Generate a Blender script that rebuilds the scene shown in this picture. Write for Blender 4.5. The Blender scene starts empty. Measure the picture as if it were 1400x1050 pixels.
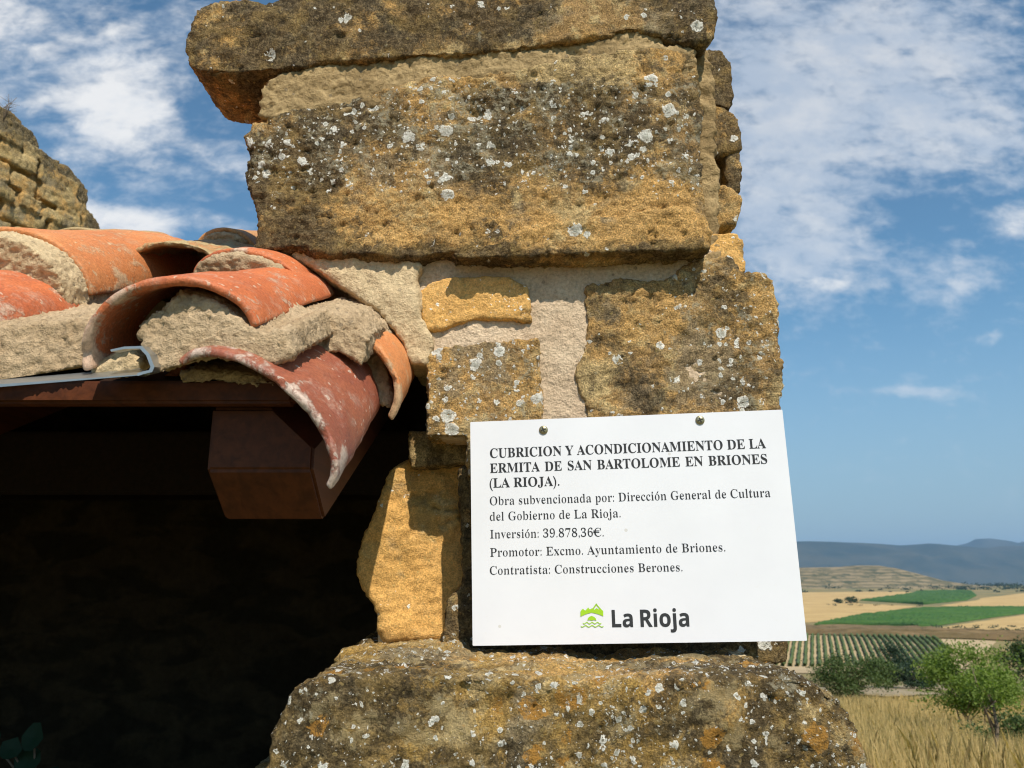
import bpy, bmesh, math, random
import numpy as np
from mathutils import Vector, Matrix
S = bpy.context.scene
C = S.collection
R = math.radians
random.seed(5)
# ------------------------------------------------------------------ camera
F = 1050.0                      # focal length in photograph pixels (1400 x 1050)
PITCH = R(13.4)
cd = bpy.data.cameras.new('camera'); cam = bpy.data.objects.new('camera', cd); C.objects.link(cam)
cam.rotation_euler = (R(90) + PITCH, 0, 0)
cd.sensor_width = 36; cd.lens = 36 * F / 1400; cd.clip_start = 0.02; cd.clip_end = 80000
cd.dof.use_dof = True; cd.dof.focus_distance = 0.98; cd.dof.aperture_fstop = 12
S.camera = cam
# ------------------------------------------------------------------ light
SUN = Vector((0.27, -0.75, 1.0)).normalized()          # direction towards the sun
SUN_EL = math.asin(SUN.z); SUN_AZ = math.atan2(SUN.x, SUN.y)
sd = bpy.data.lights.new('sun', 'SUN'); sd.energy = 5.0; sd.angle = R(0.53); sd.color = (1.0, 0.915, 0.78)
sun = bpy.data.objects.new('sun', sd); C.objects.link(sun)
sun.rotation_euler = SUN.to_track_quat('Z', 'Y').to_euler()
S.view_settings.view_transform = 'Standard'; S.view_settings.look = 'None'
S.view_settings.exposure = 0.15; S.view_settings.gamma = 1
S.cycles.filter_width = 1.1; S.cycles.volume_bounces = 0; S.cycles.max_bounces = 8; S.cycles.diffuse_bounces = 3


# ------------------------------------------------------------------ node helper
class NT:
    def __init__(s, tree): s.t = tree; s.n = tree.nodes; s.l = tree.links
    def node(s, typ, **kw):
        n = s.n.new(typ)
        for k, v in kw.items(): setattr(n, k, v)
        return n
    def put(s, sock, v):
        if v is None: return
        if hasattr(v, 'is_linked'): s.l.new(v, sock)
        else:
            if hasattr(sock.default_value, '__len__') and not hasattr(v, '__len__'): v = (v,) * len(sock.default_value)
            if hasattr(v, '__len__') and len(sock.default_value) == 4 and len(v) == 3: v = tuple(v) + (1,)
            sock.default_value = v
    def math(s, op, a, b=None, c=None, clamp=False):
        n = s.node('ShaderNodeMath', operation=op, use_clamp=clamp)
        for i, v in enumerate((a, b, c)): s.put(n.inputs[i], v)
        return n.outputs[0]
    def vmath(s, op, a, b=None, scale=None):
        n = s.node('ShaderNodeVectorMath', operation=op)
        s.put(n.inputs[0], a); s.put(n.inputs[1], b)
        if scale is not None: s.put(n.inputs['Scale'], scale)
        return n.outputs[0] if op not in ('LENGTH', 'DOT_PRODUCT', 'DISTANCE') else n.outputs['Value']
    def noise(s, vec, scale, detail=4, rough=.55, dist=0, color=False):
        n = s.node('ShaderNodeTexNoise')
        s.put(n.inputs['Vector'], vec); s.put(n.inputs['Scale'], scale); s.put(n.inputs['Detail'], detail)
        s.put(n.inputs['Roughness'], rough); s.put(n.inputs['Distortion'], dist)
        return n.outputs['Color' if color else 'Fac']
    def vor(s, vec, scale, feature='F1'):
        n = s.node('ShaderNodeTexVoronoi', feature=feature)
        s.put(n.inputs['Vector'], vec); s.put(n.inputs['Scale'], scale)
        return n
    def smooth(s, v, a, b, lo=0., hi=1.):
        n = s.node('ShaderNodeMapRange', interpolation_type='SMOOTHSTEP')
        s.put(n.inputs[0], v); s.put(n.inputs[1], a); s.put(n.inputs[2], b); s.put(n.inputs[3], lo); s.put(n.inputs[4], hi)
        return n.outputs[0]
    def mix(s, f, a, b, mode='MIX'):
        n = s.node('ShaderNodeMix', data_type='RGBA', blend_type=mode)
        s.put(n.inputs[0], f); s.put(n.inputs[6], a); s.put(n.inputs[7], b)
        return n.outputs[2]
    def sep(s, v):
        n = s.node('ShaderNodeSeparateXYZ'); s.put(n.inputs[0], v); return n.outputs
    def comb(s, x, y, z):
        n = s.node('ShaderNodeCombineXYZ')
        for i, v in enumerate((x, y, z)): s.put(n.inputs[i], v)
        return n.outputs[0]
    def attr(s, name):
        n = s.node('ShaderNodeAttribute', attribute_type='GEOMETRY', attribute_name=name); return n.outputs['Fac']
    def bump(s, h, strength, dist, normal=None):
        n = s.node('ShaderNodeBump'); s.put(n.inputs['Height'], h); n.inputs['Strength'].default_value = strength
        n.inputs['Distance'].default_value = dist
        if normal: s.l.new(normal, n.inputs['Normal'])
        return n.outputs[0]


def material(name, rough=.85, spec=.25):
    m = bpy.data.materials.new(name); m.use_nodes = True
    k = NT(m.node_tree); b = k.n['Principled BSDF']
    b.inputs['Roughness'].default_value = rough; b.inputs['Specular IOR Level'].default_value = spec
    return m, k, b


def objco(k):
    tc = k.node('ShaderNodeTexCoord').outputs['Object']
    oi = k.node('ShaderNodeObjectInfo').outputs['Random']
    return k.vmath('ADD', tc, k.vmath('SCALE', (7.3, 3.1, 5.7), scale=oi))


def geoco(k): return k.node('ShaderNodeNewGeometry').outputs['Position']


# ------------------------------------------------------------------ sky
def vz(py):                     # z / y of the ray through image row py
    v = (525 - py) / F
    return (math.sin(PITCH) + v * math.cos(PITCH)) / (math.cos(PITCH) - v * math.sin(PITCH))
def ux(px, py):
    v = (525 - py) / F
    return (px - 700) / F / (math.cos(PITCH) - v * math.sin(PITCH))
def P(px, py, Y): return Vector((ux(px, py) * Y, Y, vz(py) * Y))

W = bpy.data.worlds.new('World'); S.world = W; W.use_nodes = True
k = NT(W.node_tree); bg = k.n['Background']
sky = k.node('ShaderNodeTexSky', sky_type='NISHITA', sun_disc=False)
sky.sun_elevation = SUN_EL; sky.sun_rotation = SUN_AZ; sky.air_density = 1.0; sky.dust_density = 0.7; sky.ozone_density = 3.0
d = k.node('ShaderNodeTexCoord').outputs['Generated']
x, y, z = k.sep(d)
ya = k.math('MAXIMUM', k.math('ABSOLUTE', y), .05)
u = k.math('DIVIDE', x, ya); v = k.math('DIVIDE', z, ya)
def blob(px, py, rx, ry, w, ang=0):
    cu, cv = ux(px, py), vz(py); ru = rx / F; rv = abs(vz(py + ry) - vz(py - ry)) / 2
    a = k.math('SUBTRACT', u, cu); b = k.math('SUBTRACT', v, cv)
    if ang:
        ca, sa = math.cos(ang), math.sin(ang)
        a, b = (k.math('ADD', k.math('MULTIPLY', a, ca), k.math('MULTIPLY', b, sa)),
                k.math('SUBTRACT', k.math('MULTIPLY', b, ca), k.math('MULTIPLY', a, sa)))
    a = k.math('DIVIDE', a, ru); b = k.math('DIVIDE', b, rv)
    q = k.math('ADD', k.math('MULTIPLY', a, a), k.math('MULTIPLY', b, b))
    return k.math('MULTIPLY', k.math('EXPONENT', k.math('MULTIPLY', q, -1)), w)
def total(bls):
    t = None
    for bl in bls:
        q = blob(*bl); t = q if t is None else k.math('ADD', t, q)
    return t
thick = total([(40, 60, 240, 150, .50), (205, 170, 120, 70, .62), (150, 120, 80, 60, .3), (250, 305, 190, 30, .55), (60, 260, 160, 60, .40), (330, 235, 60, 40, .35), (185, 262, 75, 18, -.55), (262, 146, 34, 26, -.45),
               (1125, 388, 70, 20, .55), (1395, 300, 40, 34, .62), (1150, 150, 60, 40, .12)])
thin = total([(1090, 60, 240, 150, .72), (1300, 80, 200, 130, .66), (1050, 250, 150, 150, .74), (1330, 200, 130, 60, .5), (1110, 350, 110, 60, .5), (1320, 380, 90, 40, .42), (1240, 535, 55, 10, .75), (1150, 640, 200, 30, .25), (60, 80, 260, 160, .6), (250, 240, 160, 50, .3), (1260, 290, 70, 40, -.3)])
proj = k.comb(u, k.math('MULTIPLY', v, 1.7), k.math('MULTIPLY', y, .3))
n1 = k.noise(proj, 5.5, 10, .56, .2); n2 = k.noise(proj, 19, 8, .58, .3); n3 = k.noise(k.vmath('ADD', proj, (3, 3, 3)), 30, 7, .55, .2)
cn = lambda q, g: k.math('MULTIPLY', k.math('SUBTRACT', q, .5), g)
bA = k.math('ADD', k.math('ADD', cn(n1, 2.6), cn(n2, 1.4)), k.math('MULTIPLY', thick, 1.6))
covA = k.smooth(bA, .30, 1.35, 0, .92)
bB = k.math('ADD', k.math('ADD', cn(n1, 1.5), k.math('ADD', cn(n2, 1.6), cn(n3, 1.5))), k.math('MULTIPLY', thin, 1.3))
covB = k.smooth(bB, .10, 1.40, 0, .66)
cov = k.math('MULTIPLY', k.math('MAXIMUM', covA, covB), k.smooth(z, .02, .2))
shade = k.smooth(k.math('ADD', k.noise(proj, 10, 7, .6), k.math('MULTIPLY', covA, .22)), .36, .74)
cc = k.mix(shade, (5.9, 6.6, 7.6), (8.8, 8.8, 8.8))
tint = k.mix(1.0, sky.outputs[0], (0.93, 1.26, 1.25), 'MULTIPLY')
tint = k.mix(k.smooth(z, .0, .34, .8, 0), tint, (3.0, 4.1, 5.3))
mixc = k.mix(cov, tint, cc)
k.put(bg.inputs['Color'], mixc); bg.inputs['Strength'].default_value = 0.095


# ------------------------------------------------------------------ numpy noise
_rng = np.random.RandomState(3)
_G = _rng.normal(size=(4096, 3)); _G /= np.linalg.norm(_G, axis=1)[:, None]
def _h(i, j, l): return _G[((i * 73856093) ^ (j * 19349663) ^ (l * 83492791)) & 4095]
def pn(p):
    p = np.asarray(p, float); i = np.floor(p).astype(np.int64); f = p - i; w = f * f * f * (f * (f * 6 - 15) + 10)
    o = 0
    for a in (0, 1):
        for b in (0, 1):
            for c in (0, 1):
                g = _h(i[:, 0] + a, i[:, 1] + b, i[:, 2] + c)
                dd = (g * (f - np.array((a, b, c)))).sum(1)
                o = o + dd * (w[:, 0] if a else 1 - w[:, 0]) * (w[:, 1] if b else 1 - w[:, 1]) * (w[:, 2] if c else 1 - w[:, 2])
    return o * 1.5
def fbm(p, scale, octs=4, gain=.5):
    o = 0; a = 1; q = np.asarray(p) * scale
    for _ in range(octs): o = o + a * pn(q); a *= gain; q = q * 2.03 + 11.7
    return o


# ------------------------------------------------------------------ object helpers
def tag(o, label=None, cat=None, group=None, kind=None):
    if label: o['label'] = label
    if cat: o['category'] = cat
    if group: o['group'] = group
    if kind: o['kind'] = kind
    return o
def empty(name, loc, label, cat, group=None):
    o = bpy.data.objects.new(name, None); C.objects.link(o); o.location = loc; o.empty_display_size = .1
    return tag(o, label, cat, group)
def origin_of(parent):
    v = Vector((0, 0, 0))
    while parent is not None: v = v + parent.location; parent = parent.parent
    return v
def link(name, me, mat, parent=None, smooth=True, center=True):
    """link a mesh given in world coordinates as one object with its origin at its own middle"""
    n = len(me.vertices); co = np.empty(n * 3); me.vertices.foreach_get('co', co); co = co.reshape(-1, 3)
    c = (co.max(0) + co.min(0)) / 2 if center and n else np.zeros(3)
    me.vertices.foreach_set('co', (co - c).ravel()); me.update()
    o = bpy.data.objects.new(name, me); C.objects.link(o)
    if mat: me.materials.append(mat)
    o.parent = parent; o.location = Vector(c) - origin_of(parent)
    if smooth and len(me.polygons): me.polygons.foreach_set('use_smooth', np.ones(len(me.polygons), bool))
    me.name = name
    return o
def mesh(verts, faces):
    me = bpy.data.meshes.new('m'); me.from_pydata([tuple(q) for q in verts], [], faces); me.update(); return me
def from_bm(bm):
    bmesh.ops.recalc_face_normals(bm, faces=bm.faces)
    me = bpy.data.meshes.new('m'); bm.to_mesh(me); bm.free(); return me
def add_prism(bm, pts, vec):
    a = [bm.verts.new(p) for p in pts]; b = [bm.verts.new(Vector(p) + vec) for p in pts]; n = len(a)
    bm.faces.new(a); bm.faces.new(b[::-1])
    for i in range(n): bm.faces.new((a[i], a[(i + 1) % n], b[(i + 1) % n], b[i]))
def add_box(bm, lo, hi):
    x0, y0, z0 = lo; x1, y1, z1 = hi
    add_prism(bm, [Vector((x0, y0, z0)), Vector((x1, y0, z0)), Vector((x1, y0, z1)), Vector((x0, y0, z1))], Vector((0, y1 - y0, 0)))
def add_tube(bm, pts, rads, seg=6):
    rings = []
    for i, p in enumerate(pts):
        a = pts[max(i - 1, 0)]; b = pts[min(i + 1, len(pts) - 1)]
        t = (Vector(b) - Vector(a)).normalized(); s = t.cross(Vector((.3, .9, .1)))
        if s.length < .05: s = t.cross(Vector((1, 0, 0)))
        s.normalize(); w = t.cross(s)
        rings.append([bm.verts.new(Vector(p) + (s * math.cos(2 * math.pi * j / seg) + w * math.sin(2 * math.pi * j / seg)) * rads[i]) for j in range(seg)])
    for i in range(len(rings) - 1):
        for j in range(seg): bm.faces.new((rings[i][j], rings[i][(j + 1) % seg], rings[i + 1][(j + 1) % seg], rings[i + 1][j]))
    bm.faces.new(rings[0][::-1]); bm.faces.new(rings[-1])

def eval_mesh(bm, mods):
    me = from_bm(bm); o = bpy.data.objects.new('tmp', me); C.objects.link(o)
    for typ, kw in mods:
        m = o.modifiers.new(typ, typ)
        for kk, vv in kw.items(): setattr(m, kk, vv)
    dg = bpy.context.evaluated_depsgraph_get(); dg.update()
    out = bpy.data.meshes.new_from_object(o.evaluated_get(dg))
    bpy.data.objects.remove(o); bpy.data.meshes.remove(me)
    out.materials.clear()
    return out
def coords(me):
    co = np.empty(len(me.vertices) * 3); me.vertices.foreach_get('co', co); return co.reshape(-1, 3)
def normals(me):
    no = np.empty(len(me.vertices) * 3); me.vertices.foreach_get('normal', no); return no.reshape(-1, 3)
def setco(me, co): me.vertices.foreach_set('co', co.ravel()); me.update()
def setattr_f(me, name, vals):
    a = me.attributes.new(name, 'FLOAT', 'POINT'); a.data.foreach_set('value', np.asarray(vals, np.float32))
def sst(v, a, b):
    t = np.clip((v - a) / (b - a), 0, 1); return t * t * (3 - 2 * t)

def rock(name, prisms, mat, parent, vox=.004, smooth=10, amp=.006, fine=.0022, ff=60, pits=0., scale=9, fields=None, seed=0, label=None, strata=0., cracks=0.):
    """one stone: solids joined by a voxel skin, worn round at the edges, then roughened"""
    bm = bmesh.new()
    for pts, vec in prisms: add_prism(bm, pts, vec)
    me = eval_mesh(bm, [('REMESH', dict(mode='VOXEL', voxel_size=vox)), ('SMOOTH', dict(factor=.5, iterations=smooth))])
    co = coords(me); no = normals(me); q = co + seed * 3.17
    dsp = amp * fbm(q, scale, 3) + fine * fbm(q, ff, 3, .65) + fine * .7 * fbm(q, ff * 2.8, 2, .8)
    if strata: dsp += strata * fbm(q * np.array((.35, 1, 2.6)), 22, 3, .6)
    if pits: dsp -= pits * sst(fbm(q, 48, 3), .30, .75)
    if cracks:
        cf = fbm(q * np.array((.55, 1, 1.5)) + 21, 9, 5, .55); dsp -= cracks * (1 - sst(np.abs(cf), .012, .05)) * sst(fbm(q + 31, 7, 2), -.05, .2)
    co = co + no * dsp[:, None]
    co = co + .35 * amp * np.stack([fbm(q + 5, 14, 2), fbm(q + 9, 14, 2), fbm(q + 13, 14, 2)], 1)
    setco(me, co)
    if fields:
        vals = fields(co)
        for kk, vv in vals.items(): setattr_f(me, kk, vv * np.ones(len(co)))
    o = link(name, me, mat, parent)
    if label: o['label'] = label
    return o
def pp(pts, Y, depth, dx=0, dz=0):
    return ([P(a, b, Y) for a, b in pts], Vector((dx, depth, dz)))


# ------------------------------------------------------------------ materials
def stone_mat(name, c1, c2, dark, pale=(.60, .45, .22), white=True, rough=.9, wscale=46, bumpk=1.0, grain=1.0, yel=(.63, .375, .13), orange=False):
    m, k, b = material(name, rough, .2); co = objco(k)
    aD, aW, aY = k.attr('dark'), k.attr('white'), k.attr('yellow')
    warp = k.vmath('ADD', co, k.vmath('SCALE', k.vmath('SUBTRACT', k.noise(co, 40, 3, .6, color=True), (.5, .5, .5)), scale=.018))
    cn = lambda q, g: k.math('MULTIPLY_ADD', q, g, .5 - .5 * g)
    nl = cn(k.noise(warp, 9, 9, .66), 1.5); nm = k.noise(warp, 34, 8, .7); nf = cn(k.noise(co, 150, 6, .75), 1.7); ng = cn(k.noise(co, 430, 3, .7), 1.7)
    col = k.mix(k.smooth(nl, .38, .62), c1, c2)
    col = k.mix(k.smooth(nm, .5, .66), col, pale)
    np_ = k.noise(k.vmath('ADD', warp, (5, 9, 1)), 10, 9, .62)
    col = k.mix(k.math('MULTIPLY', k.smooth(np_, .53, .60), .75), col, pale)
    col = k.mix(k.math('MULTIPLY', k.smooth(np_, .46, .40), .65), col, (.27, .225, .15))
    ym = k.smooth(k.math('ADD', k.noise(k.vmath('ADD', warp, (3, 1, 2)), 13, 7, .62), k.math('SUBTRACT', aY, .5)), .47, .62)
    col = k.mix(k.math('MULTIPLY', ym, .85), col, yel)
    # dark crustose lichen, broken up at several sizes
    dn = k.math('ADD', k.math('MULTIPLY', cn(k.noise(k.vmath('ADD', warp, (9, 4, 7)), 13, 10, .72), 1.7), .42), k.math('ADD', k.math('MULTIPLY', cn(k.noise(warp, 60, 8, .75), 1.9), .36), k.math('MULTIPLY', nf, .22)))
    dm = k.smooth(k.math('ADD', dn, k.math('SUBTRACT', aD, .5)), .46, .60)
    dcol = k.mix(k.smooth(nf, .38, .7), dark, tuple(q * 2.6 for q in dark))
    dcol = k.mix(k.smooth(k.noise(co, 24, 6, .65), .46, .66), dcol, (.24, .165, .065))
    col = k.mix(k.math('MULTIPLY', dm, .9), col, dcol)
    # grain
    gr = k.math('MULTIPLY_ADD', nf, 1.5 * grain, 1 - .75 * grain)
    col = k.mix(1.0, col, k.comb(gr, gr, gr), 'MULTIPLY')
    gr2 = k.math('MAXIMUM', k.math('MULTIPLY_ADD', ng, 1.6 * grain, 1 - .8 * grain), .3)
    col = k.mix(1.0, col, k.comb(gr2, gr2, gr2), 'MULTIPLY')
    if orange:
        ov = k.vor(warp, 30); orr = k.math('MULTIPLY', .40, k.math('MULTIPLY_ADD', k.sep(ov.outputs['Color'])[1], .6, .4))
        om = k.math('MULTIPLY', k.math('LESS_THAN', k.math('ADD', ov.outputs['Distance'], k.math('MULTIPLY', k.math('SUBTRACT', nm, .5), 1.1)), orr), k.math('GREATER_THAN', k.sep(ov.outputs['Color'])[0], .74))
        col = k.mix(k.math('MULTIPLY', om, k.smooth(nf, .2, .6)), col, (.46, .235, .05))
        pm = k.smooth(k.noise(k.vmath('ADD', warp, (2, 8, 5)), 15, 8, .7), .55, .60); col = k.mix(k.math('MULTIPLY', pm, .5), col, (.48, .38, .20))
    # ochre fine specks
    sp = k.vor(warp, 130); spm = k.math('MULTIPLY', k.math('LESS_THAN', sp.outputs['Distance'], .26), k.math('GREATER_THAN', k.sep(sp.outputs['Color'])[0], .80))
    col = k.mix(k.math('MULTIPLY', spm, .55), col, (.42, .31, .12))
    h = k.math('ADD', k.math('MULTIPLY', nm, .5), k.math('ADD', k.math('MULTIPLY', nf, .35), k.math('MULTIPLY', ng, .15)))
    if white:
        # thin pale crust in ragged patches
        cr = k.smooth(k.math('ADD', k.noise(k.vmath('ADD', warp, (6, 2, 4)), 38, 8, .72), k.math('MULTIPLY', k.math('SUBTRACT', aW, .5), .16)), .57, .64)
        col = k.mix(k.math('MULTIPLY', k.math('MULTIPLY', cr, k.smooth(nf, .35, .6)), .6), col, (.42, .39, .28))
        w2 = k.vmath('ADD', co, k.vmath('SCALE', k.vmath('SUBTRACT', k.noise(co, 130, 3, .6, color=True), (.5, .5, .5)), scale=.009))
        cl = k.math('MULTIPLY_ADD', k.noise(co, 13, 5, .65), 1.7, -.35)
        for sc, rad, lim, add in ((wscale, .40, .80, 0), (wscale * 2.1, .38, .82, 5), (wscale * 4.6, .36, .93, 9)):
            vv = k.vor(k.vmath('ADD', w2, (add, add, add)), sc); r_, g_, b_ = k.sep(vv.outputs['Color'])
            thr = k.math('SUBTRACT', lim + .55, k.math('ADD', k.math('MULTIPLY', aW, .62), k.math('MULTIPLY', cl, .62)))
            on = k.math('GREATER_THAN', r_, thr)
            rr = k.math('MULTIPLY', rad, k.math('MULTIPLY_ADD', g_, .65, .40))
            t = k.math('DIVIDE', vv.outputs['Distance'], rr)
            disc = k.math('MULTIPLY', k.smooth(k.math('ADD', t, k.math('MULTIPLY', k.math('SUBTRACT', nf, .5), .35)), .86, 1.0, 1, 0), on)
            disc = k.math('MULTIPLY', disc, k.smooth(k.noise(co, 330, 4, .75), .34, .46))
            ring = k.smooth(t, .25, .8)
            wc = k.mix(ring, (.62, .62, .54), (.92, .90, .82))
            wc = k.mix(k.math('MULTIPLY', k.smooth(nf, .5, .7), .3), wc, (.40, .40, .33))
            col = k.mix(k.math('MULTIPLY', disc, .95), col, wc)
            h = k.math('ADD', h, k.math('MULTIPLY', disc, .10))
    k.put(b.inputs['Base Color'], col)
    k.put(b.inputs['Normal'], k.bump(h, 1.0 * bumpk, .013))
    return m

M = {}
M['stone_dark'] = stone_mat('weathered_sandstone', (.585, .352, .125), (.41, .258, .108), (.050, .038, .022), wscale=36)
M['stone_yellow'] = stone_mat('yellow_sandstone', (.56, .36, .12), (.47, .31, .115), (.09, .064, .03), wscale=95, grain=.6, bumpk=.6, yel=(.68, .385, .12))
M['stone_base'] = stone_mat('lichen_base_stone', (.46, .29, .085), (.30, .195, .07), (.042, .032, .018), wscale=80, orange=True)
M['stone_far'] = stone_mat('ruin_sandstone', (.44, .32, .14), (.34, .25, .12), (.08, .065, .04), white=False)

def mortar_mat(name, c1, c2, sc=260, bs=.7):
    m, k, b = material(name, .95, .1); co = objco(k)
    n = k.noise(co, sc, 5, .7); n2 = k.noise(co, 18, 6, .6); n3 = k.noise(co, sc * .35, 4, .6)
    col = k.mix(k.smooth(n2, .35, .68), c1, c2)
    pv = k.vor(co, 95); pe = k.math('MULTIPLY', k.math('LESS_THAN', pv.outputs['Distance'], .24), k.math('GREATER_THAN', k.sep(pv.outputs['Color'])[0], .86))
    col = k.mix(k.math('MULTIPLY', pe, .6), col, (.20, .16, .11))
    gr = k.math('MAXIMUM', k.math('MULTIPLY_ADD', n, 1.4, .3), .3); col = k.mix(1, col, k.comb(gr, gr, gr), 'MULTIPLY')
    k.put(b.inputs['Base Color'], col)
    k.put(b.inputs['Normal'], k.bump(k.math('ADD', k.math('MULTIPLY', n, .5), k.math('ADD', k.math('MULTIPLY', n3, .8), k.math('MULTIPLY', pe, .3))), bs, .007))
    return m
M['mortar'] = mortar_mat('sand_lime_mortar', (.60, .47, .29), (.50, .38, .23), 200, .9)
M['mortar_pink'] = mortar_mat('pinkish_mortar', (.60, .47, .33), (.52, .39, .265), 220, .9)
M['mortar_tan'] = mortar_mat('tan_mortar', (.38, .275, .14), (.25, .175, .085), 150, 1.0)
M['mortar_grey'] = mortar_mat('grey_roof_mortar', (.50, .375, .24), (.38, .275, .165), 190, 1.0)

def tile_mat(name, c1, c2, wear, dirt=.35, rough=.6):
    m, k, b = material(name, rough, .35); co = objco(k)
    warp = k.vmath('ADD', co, k.vmath('SCALE', k.vmath('SUBTRACT', k.noise(co, 30, 3, .6, color=True), (.5, .5, .5)), scale=.03))
    st = k.vmath('MULTIPLY', warp, (1.0, .35, .6))
    n1 = k.noise(st, 16, 7, .65); n2 = k.noise(co, 60, 7, .7); n3 = k.noise(co, 330, 4, .7)
    col = k.mix(k.smooth(n1, .35, .65), c1, c2)
    wm = k.smooth(k.math('ADD', k.noise(k.vmath('ADD', st, (4, 4, 4)), 22, 9, .75), k.math('SUBTRACT', k.attr('wear'), .5)), .56, .64)
    col = k.mix(k.math('MULTIPLY', wm, .8), col, wear)
    vs = k.vor(warp, 120); sp = k.math('MULTIPLY', k.math('LESS_THAN', vs.outputs['Distance'], .3), k.math('GREATER_THAN', k.sep(vs.outputs['Color'])[0], .86))
    col = k.mix(k.math('MULTIPLY', sp, .7), col, wear)
    dk = k.smooth(n2, .58, .72); col = k.mix(k.math('MULTIPLY', dk, dirt), col, (.10, .045, .03))
    du = k.smooth(k.noise(st, 48, 9, .78), .50, .70); col = k.mix(k.math('MULTIPLY', du, .42), col, wear)
    gr = k.math('MULTIPLY_ADD', n3, 1.5, .25); col = k.mix(1, col, k.comb(gr, gr, gr), 'MULTIPLY')
    k.put(b.inputs['Base Color'], col)
    k.put(b.inputs['Normal'], k.bump(k.math('ADD', k.math('MULTIPLY', n2, .5), k.math('ADD', k.math('MULTIPLY', n3, .35), k.math('MULTIPLY', wm, .25))), .8, .003))
    return m
M['tile_orange'] = tile_mat('orange_clay', (.60, .24, .085), (.52, .18, .06), (.56, .40, .24))
M['tile_red'] = tile_mat('red_clay', (.54, .155, .055), (.43, .115, .045), (.55, .42, .31))
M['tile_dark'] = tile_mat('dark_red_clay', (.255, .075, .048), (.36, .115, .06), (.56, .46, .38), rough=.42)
M['tile_rough'] = tile_mat('rough_pale_clay', (.52, .27, .11), (.44, .21, .085), (.40, .33, .17), .8)

def wood_mat(name, c1, c2):
    m, k, b = material(name, .55, .22); co = objco(k)
    g = k.noise(k.vmath('MULTIPLY', co, (40, 1.6, 40)), 2.2, 6, .6, .4); n = k.noise(co, 14, 5, .6)
    col = k.mix(k.smooth(g, .3, .7), c1, c2)
    gr = k.math('MULTIPLY_ADD', n, .6, .7); col = k.mix(1, col, k.comb(gr, gr, gr), 'MULTIPLY')
    k.put(b.inputs['Base Color'], col); k.put(b.inputs['Normal'], k.bump(g, .25, .002)); return m
M['wood'] = wood_mat('varnished_timber', (.105, .031, .011), (.06, .018, .007))
M['wood_dark'] = wood_mat('dark_timber', (.035, .016, .010), (.02, .01, .007))  # darker brown timber for the boarding and purlin

def leaf_mat(name, c1, c2, trans=.25, sc=1.0):
    m, k, b = material(name, .6, .3); co = objco(k); n = k.noise(co, 2.3 * sc, 4, .6)
    rnd = k.node('ShaderNodeNewGeometry').outputs['Random Per Island']
    col = k.mix(k.math('MULTIPLY_ADD', rnd, .6, k.math('MULTIPLY', n, .4)), c1, c2)
    k.put(b.inputs['Base Color'], col)
    tr = k.node('ShaderNodeBsdfTranslucent'); k.put(tr.inputs['Color'], k.mix(1, col, (1.3, 1.5, .6), 'MULTIPLY'))
    mx = k.node('ShaderNodeMixShader'); mx.inputs[0].default_value = trans
    k.l.new(b.outputs[0], mx.inputs[1]); k.l.new(tr.outputs[0], mx.inputs[2])
    k.l.new(mx.outputs[0], k.n['Material Output'].inputs['Surface']); return m
M['leaf_bright'] = leaf_mat('bright_leaves', (.10, .155, .028), (.20, .27, .055), .4)
M['leaf_dark'] = leaf_mat('dark_leaves', (.028, .05, .018), (.055, .09, .028))
M['leaf_mid'] = leaf_mat('mid_leaves', (.04, .075, .02), (.09, .125, .035))
M['leaf_blue'] = leaf_mat('blue_green_leaves', (.022, .045, .026), (.04, .07, .038))
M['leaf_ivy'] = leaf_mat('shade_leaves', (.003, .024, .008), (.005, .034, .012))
M['grass_dry'] = leaf_mat('dry_grass_blades', (.32, .235, .10), (.72, .53, .26), .3)
M['vine'] = leaf_mat('vine_leaves', (.075, .115, .03), (.13, .17, .055), .2, .05)
def bark():
    m, k, b = material('grey_bark', .9, .1); n = k.noise(objco(k), 30, 6, .7)
    k.put(b.inputs['Base Color'], k.mix(n, (.10, .075, .05), (.24, .19, .14))); k.put(b.inputs['Normal'], k.bump(n, .6, .01)); return m
M['bark'] = bark()

def plain(name, c, rough=.6, metal=0, var=.12, sc=60):
    m, k, b = material(name, rough, .4); n = k.noise(objco(k), sc, 4, .6)
    k.put(b.inputs['Base Color'], k.mix(n, tuple(q * (1 - var) for q in c), tuple(min(1, q * (1 + var)) for q in c)))
    b.inputs['Metallic'].default_value = metal; return m
M['ink'] = plain('black_ink', (.022, .022, .024), .5)
M['ink_grey'] = plain('charcoal_ink', (.03, .032, .035), .5)
M['green_ink'] = plain('lime_green_ink', (.33, .58, .02), .5, 0, .04)
M['screw'] = plain('brassy_zinc', (.33, .30, .18), .4, .8)
M['screw_slot'] = plain('screw_recess', (.03, .028, .02), .7)
M['zinc'] = plain('galvanised_zinc', (.42, .43, .42), .38, .85, .25, 45)

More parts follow.
